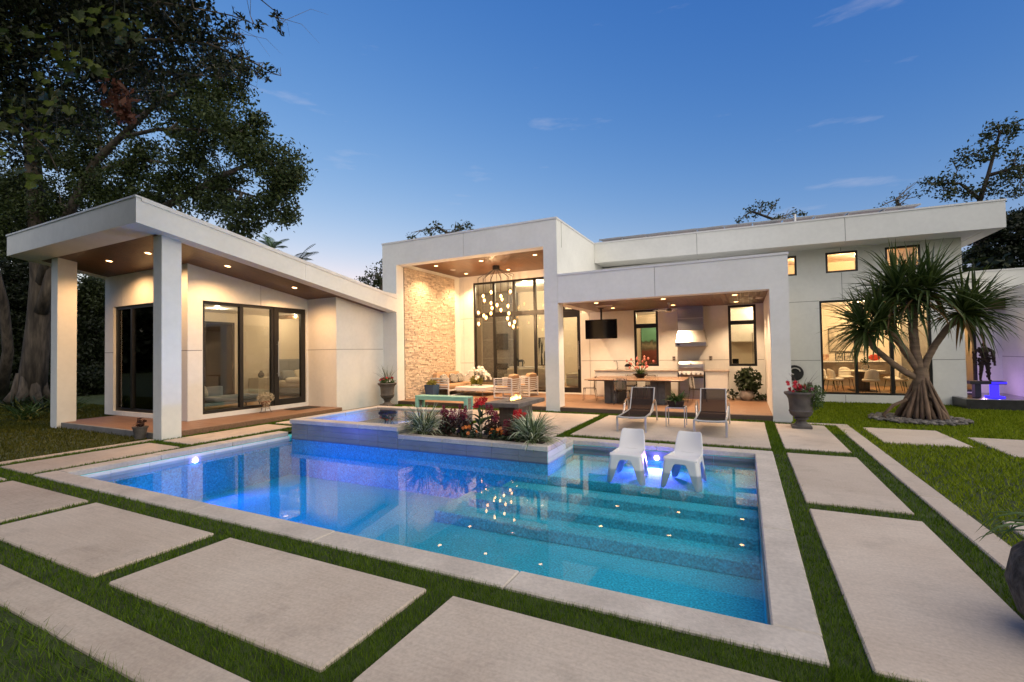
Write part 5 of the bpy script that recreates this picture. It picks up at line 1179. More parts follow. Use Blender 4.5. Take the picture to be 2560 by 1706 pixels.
# ================================================================== roof things
mt['solar']=M('solar_cell_blue',(.02,.025,.04),.2,var=.2)
for k in range(11):
    x=-4.7+k*.92; z=ft(x,0)+.21
    t=thing('solar_panel',(['first','second','third','fourth','fifth','sixth','seventh','eighth','ninth','tenth','eleventh'][k]+' solar panel on the right roof, counting from the tall porch'),'solar panel',(x,18.35,z),0,'row of solar panels on the roof')
    T=Matrix.Rotation(R(6),4,'X'); MB().cbox(-.44,.44,0,1.6,.06,.10,.004,T=T).build('panel','solar',t); MB().cbox(-.45,.45,-.02,.02,.055,.105,.003,T=T).build('edge_rail','alu',t); MB().box(-.46,-.44,-.01,.01,-.30,.12).build('bracket','alu',t)
vp=thing('vent_pipe','short white vent pipe standing on the roof edge','pipe',(1.62,18.2,ft(1.6,0)+.03)); MB().tube([(0,0,0),(0,0,.36)],.035,10).build('pipe','whitepaint',vp); MB().lathe([(.06,0),(.05,.03),(.035,.05)],12,cap=False).build('flashing','alu',vp)
# ================================================================== plant skeletons (world metres)
OAK_T= [[-27.55,8.64,-0.04],[-27.3,8.71,1.88],[-27.12,8.76,3.6],[-27.0,8.77,5.32],[-26.37,8.46,7.58],[-25.78,8.14,9.56],[-25.2,7.84,10.95]]
OAK_T2= [[-31.57,8.86,0.02],[-30.46,8.8,2.28],[-29.86,8.48,4.44],[-29.71,7.92,7.21]]
L1= [[-27.0,8.77,4.98],[-26.08,8.75,6.25],[-24.43,8.86,8.07],[-22.84,8.95,9.59],[-21.18,9.09,10.32],[-19.15,9.19,11.02],[-17.32,9.42,11.45]]
L2= [[-21.18,9.09,10.32],[-19.04,9.26,10.21],[-16.88,9.57,9.84],[-14.96,9.76,9.34]]
L3= [[-24.43,8.86,8.07],[-22.56,9.09,9.35],[-20.42,9.27,9.38],[-18.42,9.61,8.96]]
L4= [[-26.08,8.75,6.25],[-22.51,9.4,7.11],[-19.45,9.8,7.62],[-17.66,10.01,8.06],[-15.69,10.09,8.38],[-14.26,10.14,8.45]]
L5= [[-17.66,10.01,8.06],[-16.03,10.17,7.75],[-14.48,10.28,7.18]]
OAKC= [(-13.7,10.31,8.14,0.83),(-13.81,10.39,7.37,0.67),(-13.2,10.46,7.69,0.46),(-14.49,10.01,8.73,0.78),(-15.15,9.89,9.37,0.75),(-14.39,10.22,6.88,0.57),(-13.59,10.52,6.56,0.38),(-15.82,9.76,9.89,0.69),(-16.7,9.74,10.8,0.85),(-15.8,9.96,11.31,0.59),(-15.4,9.92,11.8,0.39),(-16.25,9.82,12.14,0.56),(-17.4,9.59,11.78,0.79),(-18.25,9.65,10.56,0.8),(-17.2,9.75,9.63,0.64),(-18.02,9.8,9.09,0.88),(-16.46,10.15,8.33,0.64),(-15.29,10.11,6.71,0.62),(-16.68,10.29,7.54,0.72),(-17.88,10.14,7.69,0.74),(-15.74,10.12,6.22,0.42),(-19.01,9.78,8.23,0.9),(-19.92,9.56,7.86,0.76),(-20.8,9.31,8.86,0.84),(-20.14,9.4,9.68,0.68),(-21.71,9.32,8.09,0.78),(-22.51,9.14,8.48,0.95),(-23.85,8.89,9.45,0.97),(-22.75,8.97,10.23,0.71),(-20.65,9.11,11.05,0.76),(-18.88,9.31,11.45,0.66),(-25.12,8.73,8.47,0.99),(-26.43,8.42,7.92,1.01),(-27.9,8.27,7.06,1.03),(-26.7,8.13,9.4,1.0),(-24.96,8.54,10.36,0.98),(-28.32,8.01,8.79,1.2),(-22.75,8.72,11.24,0.94),(-24.94,8.28,11.73,1.13),(-14.56,10.06,9.85,0.41),(-18.34,9.7,6.76,0.51)]
FT= [[-9.2,1.29,-0.79],[-9.4,1.34,1.9],[-9.84,1.48,4.89],[-9.64,1.77,6.22]]
FB= [[-9.84,1.48,4.89],[-9.04,1.98,5.48],[-8.22,2.49,5.78],[-7.34,2.93,5.92],[-6.53,3.22,5.89],[-5.89,3.44,5.76],[-5.35,3.6,5.49],[-5.09,3.73,5.32]]
FB2= [[-8.22,2.49,5.78],[-7.56,2.81,6.29],[-6.63,3.05,6.33],[-5.95,3.28,6.14],[-5.42,3.44,5.96],[-5.08,3.62,5.81]]
FB3= [[-7.34,2.93,5.92],[-6.75,3.24,5.55],[-6.18,3.41,5.43],[-5.63,3.57,5.36],[-5.27,3.65,5.15]]
FB4= [[-9.04,1.98,5.48],[-8.05,2.38,4.86],[-7.57,2.52,4.41],[-7.32,2.54,4.07]]
FB5= [[-5.3,3.27,6.28],[-4.97,3.44,6.04],[-4.77,3.55,5.85],[-4.71,3.58,5.57]]
FCL= [(-8.35,2.42,6.2,0.62),(-7.93,2.62,6.29,0.57),(-7.47,2.86,6.18,0.52),(-7.05,3.06,6.17,0.46),(-6.69,3.25,6.06,0.41),(-8.22,2.5,5.58,0.57),(-7.76,2.73,5.67,0.52),(-7.3,2.96,5.61,0.46),(-6.93,3.14,5.71,0.39),(-6.4,3.29,5.74,0.33),(-6.06,3.34,5.92,0.3),(-6.52,3.22,6.25,0.3),(-5.86,3.33,6.09,0.25),(-8.19,2.42,4.96,0.46),(-7.78,2.62,5.1,0.41),(-7.5,2.87,5.15,0.31),(-7.08,3.08,5.3,0.28),(-8.15,2.34,4.51,0.3),(-5.89,3.44,5.66,0.25),(-5.72,3.53,5.46,0.2),(-5.44,3.55,5.49,0.17),(-5.27,3.64,5.34,0.14),(-5.14,3.71,5.32,0.09),(-5.38,3.46,5.86,0.17),(-5.16,3.57,5.81,0.11),(-5.45,3.56,5.25,0.12),(-4.73,3.57,5.67,0.05),(-4.74,3.56,5.8,0.05),(-6.36,3.32,5.38,0.2),(-6.66,3.29,5.13,0.15)]
BIGL= [(-5.97,2.5,5.56,0.17),(-5.88,2.55,5.45,0.13),(-6.43,2.29,5.12,0.13),(-6.31,2.35,5.01,0.15),(-6.39,2.31,4.95,0.11),(-6.2,2.41,4.99,0.09),(-6.51,2.26,4.69,0.13),(-6.63,2.2,4.74,0.13),(-6.87,2.09,4.44,0.19),(-6.75,2.15,4.31,0.17),(-6.56,2.24,4.31,0.15),(-6.98,2.03,4.31,0.15),(-6.92,2.07,4.01,0.15),(-6.88,2.1,3.84,0.13),(-7.02,2.01,4.53,0.13),(-6.65,2.17,5.34,0.17),(-6.96,2.02,5.26,0.17),(-5.8,2.59,5.45,0.09),(-6.71,2.16,4.48,0.13),(-6.3,2.34,5.55,0.13)]
REDL= [(-6.65,2.85,4.92,0.14),(-6.69,2.83,5.07,0.11),(-6.61,2.88,4.78,0.09)]
RT1= [[13.48,40.14,7.59],[13.81,40.21,11.2],[14.07,39.74,12.55],[14.57,39.37,15.1]]
RT1b= [[13.81,40.21,11.2],[12.68,39.62,12.25],[11.07,38.81,12.28]]
RT1c= [[14.07,39.74,12.55],[15.41,39.85,12.84],[16.76,40.51,13.32]]
RC1= [(14.58,39.36,15.35,0.8),(15.24,39.7,14.97,0.55),(13.93,39.38,14.88,0.5),(14.42,39.54,13.94,0.65),(12.97,39.16,13.84,0.56),(12.55,39.07,13.38,0.46),(13.71,39.43,13.54,0.46),(11.53,39.04,12.4,0.62),(10.84,38.69,12.28,0.39),(12.34,39.44,12.26,0.72),(13.12,39.86,11.47,0.67),(14.28,39.87,11.79,0.71),(15.05,39.9,12.42,0.8),(15.74,40.02,12.59,0.87),(15.59,39.98,11.34,0.75),(11.74,39.17,11.49,0.46),(15.43,39.83,13.59,0.5),(9.26,39.04,11.6,0.43),(8.42,38.63,11.22,0.32),(9.99,39.39,11.99,0.43),(10.48,39.62,12.65,0.24),(10.7,39.75,11.84,0.37),(9.49,39.17,11.06,0.37)]
RC2= [(12.59,36.32,8.4,1.05),(13.58,36.26,8.48,1.14),(14.11,35.98,7.67,1.23),(12.34,36.23,7.01,0.93),(13.34,36.18,6.89,1.14),(14.07,36.0,6.11,1.12),(14.69,37.35,9.29,0.93)]
RC3= [(0.66,34.76,10.96,0.53),(1.26,35.05,11.22,0.48),(1.86,35.35,11.34,0.37),(-0.07,34.41,10.44,0.32),(2.56,35.72,10.53,0.35),(3.28,36.07,10.65,0.37),(1.96,35.42,10.41,0.35),(3.63,36.25,10.69,0.24)]
RC4= [(-18.08,24.3,9.6,0.36),(-17.5,24.58,9.98,0.41),(-16.23,25.22,9.82,0.46),(-15.65,25.5,9.89,0.31),(-19.02,23.84,9.28,0.31),(-13.45,26.6,10.16,0.21),(-16.93,24.87,9.58,0.26)]
RC5= [(-18.23,19.84,6.27,0.45),(-18.64,19.64,5.94,0.34),(-17.92,19.98,6.93,0.27),(-19.04,19.44,6.06,0.2),(-18.05,19.95,5.82,0.4)]
PALM= [[-23.49,17.16,8.16],[-20.59,16.4,7.03]]
LC= [(-36.53,10.68,6.39,2.01),(-37.99,10.01,4.18,2.46),(-36.02,11.03,3.02,1.79),(-36.19,12.09,1.88,1.39),(-34.53,12.92,1.85,1.63),(-33.66,13.32,3.46,1.16),(-35.05,13.67,6.17,0.96),(-34.29,11.96,0.53,1.12),(-31.63,12.18,0.13,1.08),(-35.84,10.06,0.85,1.72),(-37.68,11.17,8.42,1.39),(-37.01,12.71,5.25,0.96),(-35.72,13.36,5.22,0.84),(-32.04,10.87,-0.19,0.83),(-32.28,12.96,0.72,1.01)]
FCX=[(-8.71,2.48,6.8,0.3),(-10.28,2.63,6.71,0.5),(-7.93,3.12,6.8,0.34),(-8.43,2.3,6.56,0.45),(-8.33,3.41,6.11,0.34),(-9.33,2.79,6.09,0.49),(-7.81,3.3,7.12,0.43),(-8.33,2.81,6.77,0.29),(-7.62,3.32,5.83,0.35),(-8.29,3.56,6.65,0.51),(-8.6,2.91,6.47,0.38),(-9.82,2.67,6.85,0.31),(-8.85,2.24,5.53,0.37),(-9.52,3.14,7.06,0.36),(-8.87,2.82,6.91,0.35),(-8.34,2.57,5.47,0.38),(-6.73,2.88,6.41,0.29),(-7.35,2.9,5.82,0.33),(-8.05,2.21,5.67,0.38),(-8.06,3.44,5.84,0.52),(-10.5,2.6,7.04,0.5),(-8.89,2.83,5.39,0.47),(-8.71,2.57,6.68,0.3),(-8.32,2.61,5.09,0.27),(-10.01,2.52,7.12,0.38),(-9.89,2.92,7.56,0.41),(-8.0,2.24,6.45,0.28),(-7.11,2.66,6.29,0.34),(-8.12,2.34,4.75,0.35),(-8.8,3.49,7.0,0.43),(-7.91,2.26,5.77,0.33),(-9.7,2.8,5.57,0.42),(-8.77,2.19,6.27,0.3),(-8.19,2.33,5.0,0.26),(-6.18,3.51,5.95,0.31),(-6.4,3.41,5.65,0.28),(-5.97,3.61,6.05,0.23),(-6.5,3.34,6.16,0.28),(-6.84,3.19,5.45,0.31),(-7.13,3.06,4.99,0.18),(-5.72,3.74,5.89,0.15)]
mt['bark']=M('grey_bark',(.085,.068,.052),.95,var=.5,scale=4,bump=1,bscale=9,stretch=(1.3,1.3,.22),var2=.35,scale2=11); mt['bark2']=M('pale_branch_bark',(.17,.15,.13),.95,var=.3,scale=6,bump=.5,bscale=25)
mt['oakleaf']=LEAF('oak_leaf',(.016,.029,.007),(.058,.082,.020),.25); mt['nightleaf']=LEAF('shade_leaf',(.006,.010,.004),(.022,.032,.010),.2)  # second leaf: dusk silhouette darkness is put into its colour
mt['bigleaf']=LEAF('broad_leaf',(.014,.028,.005),(.075,.10,.014),.3); mt['rustleaf']=LEAF('dry_leaf',(.06,.022,.014),(.13,.05,.03),.25)
mt['farleaf']=LEAF('far_leaf',(.020,.032,.010),(.055,.072,.024),.25)
def crown(clumps,size,per,seed,subs=22,spread=.22,asp=.5,down=.2):
    """foliage: leaf tufts scattered through each clump so that gaps stay open between them"""
    g=np.random.default_rng(seed); P=[]
    for (x,y,z,r) in clumps:
        k=max(3,int(subs*(r/.7)**1.6)); d=g.normal(size=(k,3)); d/=np.linalg.norm(d,axis=1)[:,None]; rad=g.random(k)**.45
        C=np.array([x,y,z])+d*rad[:,None]*r*np.array([1.05,1.05,.82]); m=max(4,int(per/subs*min(1.,.35+r*1.6)))
        P.append((C[:,None,:]+g.normal(size=(k,m,3))*spread*min(1.,r*1.6+.2)*np.array([1,1,.75])).reshape(-1,3))
    return leafquads(np.concatenate(P),size,g,asp,down=down)
def limb(b,pts,r0,r1,n=9,jit=.0):
    m=len(pts); b.tube(pts,[r0+(r1-r0)*(i/(m-1))**.8 for i in range(m)],n)
def twigs(b,clumps,src,seed,r=.03,k=1):
    """thin branches from the nearest limb point into every clump"""
    random.seed(seed); S=[Vector(p) for p in src]
    for c in clumps:
        c=Vector(c[:3]); p=min(S,key=lambda q:(q-c).length)
        mid=p.lerp(c,.5)+Vector((random.uniform(-.2,.2),random.uniform(-.2,.2),random.uniform(-.1,.25))); b.tube([p,mid,c],[r*1.6,r,r*.4],5)
        for j in range(2):
            e=c+Vector((random.uniform(-.5,.5),random.uniform(-.5,.5),random.uniform(-.2,.5))); b.tube([mid,mid.lerp(e,.6)+Vector((0,0,.1)),e],[r*.8,r*.5,r*.2],4)
def dens(pts,k=3):
    o=[]
    for i in range(len(pts)-1):
        for j in range(k): o.append([pts[i][a]+(pts[i+1][a]-pts[i][a])*j/k for a in range(3)])
    return o+[pts[-1]]
# ---- great oak on the left
oak=thing('oak_tree','huge spreading oak with grey trunk behind the left wing roof','tree',(-27.5,8.65,0))
def KB(b,name,mat,par,**k):
    o=kid(b.build(name,mat,**k),par)
    if name in('branches','stems'): o['kind']='stuff'
    return o
b=MB(); limb(b,OAK_T,.50,.22,14); [b.tube([(-27.5+.30*math.cos(a),8.64+.30*math.sin(a),1.3),(-27.5+.42*math.cos(a),8.64+.42*math.sin(a),.5),(-27.5+.85*math.cos(a),8.64+.85*math.sin(a),-.1)],[.16,.2,.16],8) for a in(0,.9,1.8,2.9,3.7,4.6,5.5)]
limb(b,L1,.26,.06); limb(b,L2,.09,.03,7); limb(b,L3,.13,.04,8); limb(b,L4,.20,.05); limb(b,L5,.08,.03,7)
b.tube([(-26.9,8.75,3.9),(-26.5,8.8,4.8),(-26.2,8.9,6.1)],[.26,.2,.15],9)
KB(b,'trunk','bark',oak,smooth=True)
b=MB(); twigs(b,OAKC,[p for L in(OAK_T[3:],L1,L2,L3,L4,L5) for p in dens(L)],1,.035); KB(b,'branches','bark2',oak)
V,F=crown(OAKC,.135,1400,2,subs=30,spread=.19); o=fastmesh('crown',V,F,'oakleaf'); kid(o,oak)
oak2=thing('leaning_tree','second grey tree trunk at the left edge, leaning away','tree',(-31.57,8.86,0)); b=MB(); limb(b,OAK_T2,.24,.13,12); KB(b,'trunk','bark',oak2,smooth=True)
V,F=crown([(-30,8.2,8.5,1.6),(-31,9.2,9.5,1.6),(-29.5,7.4,7.6,1.2),(-32,8.4,8.0,1.6)],.17,900,3); kid(fastmesh('crown',V,F,'nightleaf'),oak2)
# ---- near tree whose boughs hang into the top left corner
nt_=thing('overhanging_tree','dark broadleaf tree hanging its boughs into the upper left corner','tree',tuple(FT[0][:2])+(0,))
b=MB(); limb(b,[(FT[0][0],FT[0][1],-.05)]+FT[1:],.24,.14,12); 
for L,a,c in((FB,.045,.006),(FB2,.022,.004),(FB3,.016,.003),(FB4,.022,.004),(FB5,.010,.003)): limb(b,L,a,c,7)
b.tube([FT[3],FT[3][:2]+[FT[3][2]+.6],FB5[0]],[.03,.02,.01],6); KB(b,'trunk','bark',nt_,smooth=True)
b=MB(); twigs(b,FCL,[p for L in(FB,FB2,FB3,FB4,FB5) for p in dens(L)],4,.004); KB(b,'branches','bark2',nt_)
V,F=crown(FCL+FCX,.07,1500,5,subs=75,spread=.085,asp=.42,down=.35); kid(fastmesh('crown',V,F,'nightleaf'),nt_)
g=np.random.default_rng(6); SHADE_CL=[(x,y,z,g.uniform(.7,1.2)) for x,y,z in zip(g.uniform(-15,-6.5,34),g.uniform(-3.5,1.6,34),g.uniform(5.2,8.5,34))]; SHADE_CL+=[(x,y,z,g.uniform(.9,1.4)) for x,y,z in zip(g.uniform(-10,-4.8,20),g.uniform(.3,4.2,20),g.uniform(8.2,10.6,20))]; V,F=crown(SHADE_CL,.22,420,7,subs=22,spread=.28); kid(fastmesh('crown',V,F,'nightleaf'),nt_)  # second crown: unseen clumps added out of frame to shade the left side
vine=thing('broadleaf_vine','large lobed yellow-green vine leaves hanging in the dark upper left tree','vine',BIGL[0][:3])
random.seed(9); b=MB()
for (x,y,z,r) in BIGL:
    for k in range(9):
        c=Vector((x+random.uniform(-r,r)*1.2,y+random.uniform(-r,r),z+random.uniform(-r,r))); s=random.uniform(.035,.085)
        nrm=Vector((random.uniform(-.6,.9),random.uniform(-1,-.2),random.uniform(-.2,.9))).normalized(); u=(Vector((0,0,-1))-nrm*nrm.dot(Vector((0,0,-1)))).normalized(); v=nrm.cross(u)
        pts=[(0,-.15),(.35,-.35),(.75,-.12),(.62,.25),(.85,.55),(.42,.72),(0,1.15),(-.42,.72),(-.85,.55),(-.62,.25),(-.75,-.12),(-.35,-.35)]
        cur=random.uniform(.05,.35); P=[c+v*a*s+u*q*s+nrm*(-(a*a)*cur*s) for a,q in pts]; o=len(b.v); b.v.append(tuple(c+u*.2*s)); b.v+= [tuple(p) for p in P]
        b.f+= [(o,o+1+i,o+1+(i+1)%12) for i in range(12)]
KB(b,'leaves','bigleaf',vine,fixn=False); b=MB()
for (x,y,z,r) in BIGL[:12]: b.tube([(x,y,z+.3),(x+.03,y,z+.1),(x,y,z-.1)],.003,5)
KB(b,'stems','nightleaf',vine)
rl=thing('dry_leaf_cluster','cluster of rust-brown dead leaves hanging in the upper left tree','leaves',REDL[0][:3]); g=np.random.default_rng(12); P=np.concatenate([np.array(c[:3])+g.normal(size=(60,3))*c[3]*.55 for c in REDL]); V,F=leafquads(P,.11,g,.4,down=1.2); kid(fastmesh('leaves',V,F,'rustleaf'),rl); KB(MB().tube([Vector(REDL[0][:3])+Vector((0,0,.05)),REDL[0][:3],REDL[2][:3]],.006,5),'twig','bark2',rl)
# ---- trees beyond the roofs
def far_tree(name,label,trunk,limbs,cl,seed,size=.2,per=260,mat='farleaf',r0=.25,group=None):
    t=thing(name,label,'tree',(trunk[0][0],trunk[0][1],0),0,group); b=MB(); limb(b,[[trunk[0][0],trunk[0][1],0]]+trunk,r0,.07,8)
    for L in limbs: limb(b,L,r0*.5,.04,6)
    KB(b,'trunk','bark',t,smooth=True); b=MB(); twigs(b,cl,[p for L in([trunk]+limbs) for p in dens(L)],seed,.03); KB(b,'branches','bark2',t)
    V,F=crown(cl,size,per,seed,subs=16,spread=.20); kid(fastmesh('crown',V,F,mat),t); return t
far_tree('broad_tree','tall open-branched tree against the sky behind the right roof end',RT1,[RT1b,RT1c],RC1[:17],21,.22,200)
far_tree('slender_tree','small thin-leaved treetop left of the tall tree at the right roof end',[list(RC1[22][:3]),list(RC1[17][:3])],[],RC1[17:],22,.17,90)
far_tree('dense_tree','dense dark tree above the right courtyard wall',[list(RC2[3][:3]),list(RC2[0][:3])],[],RC2,23,.22,700,'nightleaf')
far_tree('rooftop_tree','small treetop showing above the solar panels',[list(RC3[6][:3]),list(RC3[0][:3])],[],RC3,24,.2,160)
far_tree('flat_topped_tree','flat dark treetops showing above the tall porch roof',[list(RC4[6][:3]),list(RC4[1][:3])],[],RC4[:5]+RC4[6:],25,.2,240)
far_tree('roofside_tree','bushy green treetop between the left wing roof and the tall porch',[list(RC5[4][:3]),list(RC5[0][:3])],[],RC5,26,.17,420)
def palm(loc,top,label,n,ln,seed,mat='farleaf',r=.14):
    t=thing('palm_tree',label,'palm tree',(loc[0],loc[1],0)); random.seed(seed); z=top
    MB().tube([(0,0,0),(.05,0,z*.5),(0,0,z)],[r*1.3,r,r*.8],10).build('trunk','bark',t,smooth=True); b=MB()
    for k in range(n):
        a=k*2.4+random.uniform(-.2,.2); el=random.uniform(-.2,1.3); d=Vector((math.cos(a)*math.cos(el),math.sin(a)*math.cos(el),math.sin(el))); p=Vector((0,0,z)); L=ln*random.uniform(.8,1.1); seg=14
        for i in range(seg):
            q=p+d*(L/seg); s=d.cross(Vector((0,0,1))); s=s.normalized() if s.length>.01 else Vector((1,0,0)); b.tube([p,q],.012*(1-i/seg)+.003,4,cap=False)
            w=L*.32*math.sin(math.pi*(i+.6)/(seg+.6))**.7
            for sg in(-1,1):
                e=q+s*sg*w+d*w*.55+Vector((0,0,-.25*w)); m=q.lerp(e,.5)+Vector((0,0,.06*w)); u=d*.022
                b.add([q-u,q+u,m+u*1.2,e,m-u*1.2],[(0,1,2,3,4)])
            p=q; d=(d+Vector((0,0,-.085))).normalized()
    b.build('fronds',mat,t,fixn=False); return t
palm((PALM[0][0],PALM[0][1]),PALM[0][2]-.35,'spiky palm top showing above the left wing roof, nearer the corner',22,1.0,31,'leafg'); palm((PALM[1][0],PALM[1][1]),PALM[1][2]-.5,'feathery palm top low above the left wing roof edge',18,1.4,32)
# ---- dark growth behind and left of the wing
LCL=['dark leafy shrub at the far left beyond the oak','tall dark shrub beyond the left edge of the oak','dark shrub just behind the oak trunk','dark shrub right of the oak trunk','dark shrub seen between the two wing columns','dark shrub high between the wing columns','leafy light-tipped shrub under the wing soffit','low dark shrub right of the oak base','low dark shrub in front of the wing window corner','low dark shrub at the left edge','dark foliage high at the left edge','dark shrub behind the outer wing column','dark shrub between oak and outer wing column','low shrub at the outer wing column foot','dark shrub beside the wing deck']
for i,(x,y,z,r) in enumerate(LC):
    t=thing('shrub',LCL[i],'shrub',(x,y,0),0,'dark shrubs behind the left wing'); V,F=crown([(x,y,max(z,.5),r*1.05),(x+.6,y+.4,max(.6,z-r*.9),r),(x-.4,y+.2,max(.5,z-r*1.7),r*.9)],.2,900,200+i,subs=18,spread=.26); kid(fastmesh('foliage',V,F,'nightleaf' if i not in(6,) else 'farleaf'),t)
    KB(MB().tube([(x,y,0),(x+.1,y,z*.5),(x,y,max(z,.6))],[.09,.06,.03],6),'stem','bark',t)
palm((-24.6,14.9),2.0,'low feathery palm between the two wing columns',16,1.6,33,'farleaf',.1); palm((-27.6,13.2),1.0,'small palm low behind the oak trunk',14,1.5,34,'nightleaf',.1)
hedge=thing('hedge','tall dark hedge far behind the left wing','hedge',(-38,19,0)); g=np.random.default_rng(41); n=16000; P=np.stack([g.uniform(-75,-20,n),g.uniform(-6,0,n),g.random(n)**.8*9],1); P[:,1]+=30+ (P[:,0]+47)*.62; V,F=leafquads(P,.55,g,.5); kid(fastmesh('foliage',V,F,'nightleaf'),hedge)
b=MB(); b.add([(-75,9.8,0),(-20,44,0),(-20,45,0),(-75,10.8,0),(-75,9.8,8.2),(-20,44,8.2),(-20,45,8.2),(-75,10.8,8.2)],[(3,2,1,0),(4,5,6,7),(0,1,5,4),(1,2,6,5),(2,3,7,6),(3,0,4,7)]); KB(b,'inner_growth','nightleaf',hedge)
hedge2=thing('right_hedge','tall dark hedge behind the house on the right','hedge',(20,34,0)); n=14000; P=np.stack([g.uniform(-20,50,n),g.uniform(33,37,n),g.random(n)**.8*6.5],1); V,F=leafquads(P,.5,g,.5); kid(fastmesh('foliage',V,F,'nightleaf'),hedge2); KB(MB().box(-20,50,35,36.5,0,5.6),'inner_growth','nightleaf',hedge2)
hedge3=thing('reflection_hedge','tall dark hedge added behind the viewer for the windows to reflect','hedge',(0,-32,0)); n=22000; P=np.stack([g.uniform(-70,70,n),g.uniform(-34,-29,n),g.random(n)**.8],1); P[:,2]*=9+3*np.sin(P[:,0]*.23)+2*np.sin(P[:,0]*.71+1); Q=np.stack([g.uniform(-76,-70,n),g.uniform(-70,8,n),g.random(n)**.8],1); Q[:,2]*=10+3*np.sin(Q[:,1]*.3)+2*np.sin(Q[:,1]*.8); V,F=leafquads(np.concatenate([P,Q]),1.3,g,.5); kid(fastmesh('foliage',V,F,'nightleaf'),hedge3); KB(MB().box(-60,60,-34,-33,0,4.0).box(-76,-75,-70,8,0,5),'inner_growth','nightleaf',hedge3)  # unseen hedge, added so that the windows mirror something dark
nb=thing('neighbour_house','grey neighbouring house wall glimpsed between the trees on the left','house',(-34,15.5,0)); mt['siding']=M('grey_siding',(.24,.23,.22),.9,var=.08)
for k in range(9): MB().box(-4.5,6.5,0,.3,k*.8,k*.8+.785).build('wall_panel','siding',nb)
MB().box(-4.7,6.7,-.3,2,7.2,7.4).build('roof','darkconc',nb)
# lilies at the foot of the oak
for i,(x,y) in enumerate(((-24.2,7.2),(-22.6,7.4),(-21.2,7.6),(-20.3,6.3),(-26,6.9))):
    t=thing('lily_clump',('strappy lily clump below the oak, leftmost but one','strappy lily clump below the oak, in the middle of the row','strappy lily clump nearest the outer wing column','strappy lily clump nearest the lawn at the left','strappy lily clump at the left edge below the oak')[i],'plant',(x,y,0),0,'strappy lilies under the oak'); spikes(t,(0,0,0),60,(.5,.95),.06,'leafg' if i in(2,3) else 'darkleaf',120+i,droop=(.6,1.6),up=(.5,2.2),rad=.2,nseg=5); spikes(t,(0,0,0),12,(.5,.8),.05,'yelleaf',140+i,droop=(.6,1.4),up=(.5,2.2),rad=.2,nseg=5,name='young_blades')
# ---- screw pine with prop roots
pan=thing('screw_pine','many-headed screw pine with spiky crowns and stilt roots in the lawn','tree',(3.92,15.1,0)); mt['pbark']=M('ringed_bark',(.24,.165,.11),.9,var=.3,scale=3,bump=.8,bscale=18,stretch=(.4,.4,3)); mt['proot']=M('stilt_root_bark',(.20,.13,.085),.95,var=.35,scale=8,bump=.5,bscale=30,stretch=(1,1,.4))
B={'a':[(3.90,15.1,1.0),(3.62,15.0,1.18),(3.36,14.95,1.40),(2.95,14.85,1.82),(2.80,14.8,2.25)],'b':[(3.93,15.1,1.15),(3.66,15.05,1.70),(3.40,15.0,2.12),(3.15,14.95,2.48)],'c':[(3.95,15.1,1.1),(3.86,15.12,1.7),(3.84,15.15,2.3),(3.87,15.15,2.95)],'d':[(3.92,15.2,1.2),(3.70,15.45,1.7),(3.56,15.55,2.25),(3.57,15.6,2.85)],'e':[(3.97,15.1,1.1),(4.08,15.1,1.5),(4.24,15.1,1.85),(4.48,15.05,2.28),(4.72,15.0,2.56)],'f':[(4.48,15.05,2.28),(4.75,15.2,2.45),(5.0,15.25,2.6)],'g':[(3.86,15.15,2.5),(3.95,15.1,2.9),(4.12,15.05,3.2)],'h':[(3.84,15.15,2.4),(3.72,15.1,2.8),(3.55,15.05,3.15)]}
b=MB().lathe([(.20,.1),(.19,.5),(.17,.9),(.15,1.15),(.13,1.3)],14,(3.95,15.1,0),cap=False); KB(b,'trunk','pbark',pan,smooth=True)
for k,pts in B.items():
    P=[]; 
    for i in range(len(pts)-1):
        for j in range(6): q=Vector(pts[i]).lerp(Vector(pts[i+1]),j/6); P.append(q)
    P.append(Vector(pts[-1])); r={'c':.105,'a':.075,'b':.08,'e':.08,'d':.06}.get(k,.05)
    KB(MB().tube(P,[r*(1+.05*(i%2))*(1-.15*i/len(P)) for i in range(len(P))],12),'branch','pbark',pan,smooth=True)
random.seed(15)
for k in range(34):
    a=k*2*math.pi/34+random.uniform(-.08,.08); z0=random.uniform(.5,1.1); r1=random.uniform(.40,.58); f=random.uniform(.8,1.1)
    KB(MB().tube([(3.95+.14*math.cos(a),15.1+.14*math.sin(a),z0),(3.95+(.14+(r1-.14)*.42)*math.cos(a),15.1+(.14+(r1-.14)*.42)*math.sin(a),z0*.62),(3.95+r1*.88*math.cos(a),15.1+r1*.88*math.sin(a),z0*.25),(3.95+r1*math.cos(a),15.1+r1*math.sin(a),-.02)],[.03*f,.036*f,.042*f,.045*f],7),'stilt_root','proot',pan,smooth=True)
KB(MB().tube([(3.6,14.9,.5),(3.3,14.75,.36),(3.08,14.7,.12),(3.15,14.7,-.02)],[.035,.04,.04,.035],7),'stilt_root','proot',pan,smooth=True)
mt['panleaf']=LEAF('screw_pine_leaf',(.020,.045,.010),(.10,.14,.035),.2,.35,.5); mt['panold']=LEAF('old_screw_pine_leaf',(.16,.085,.03),(.30,.19,.08),.2)
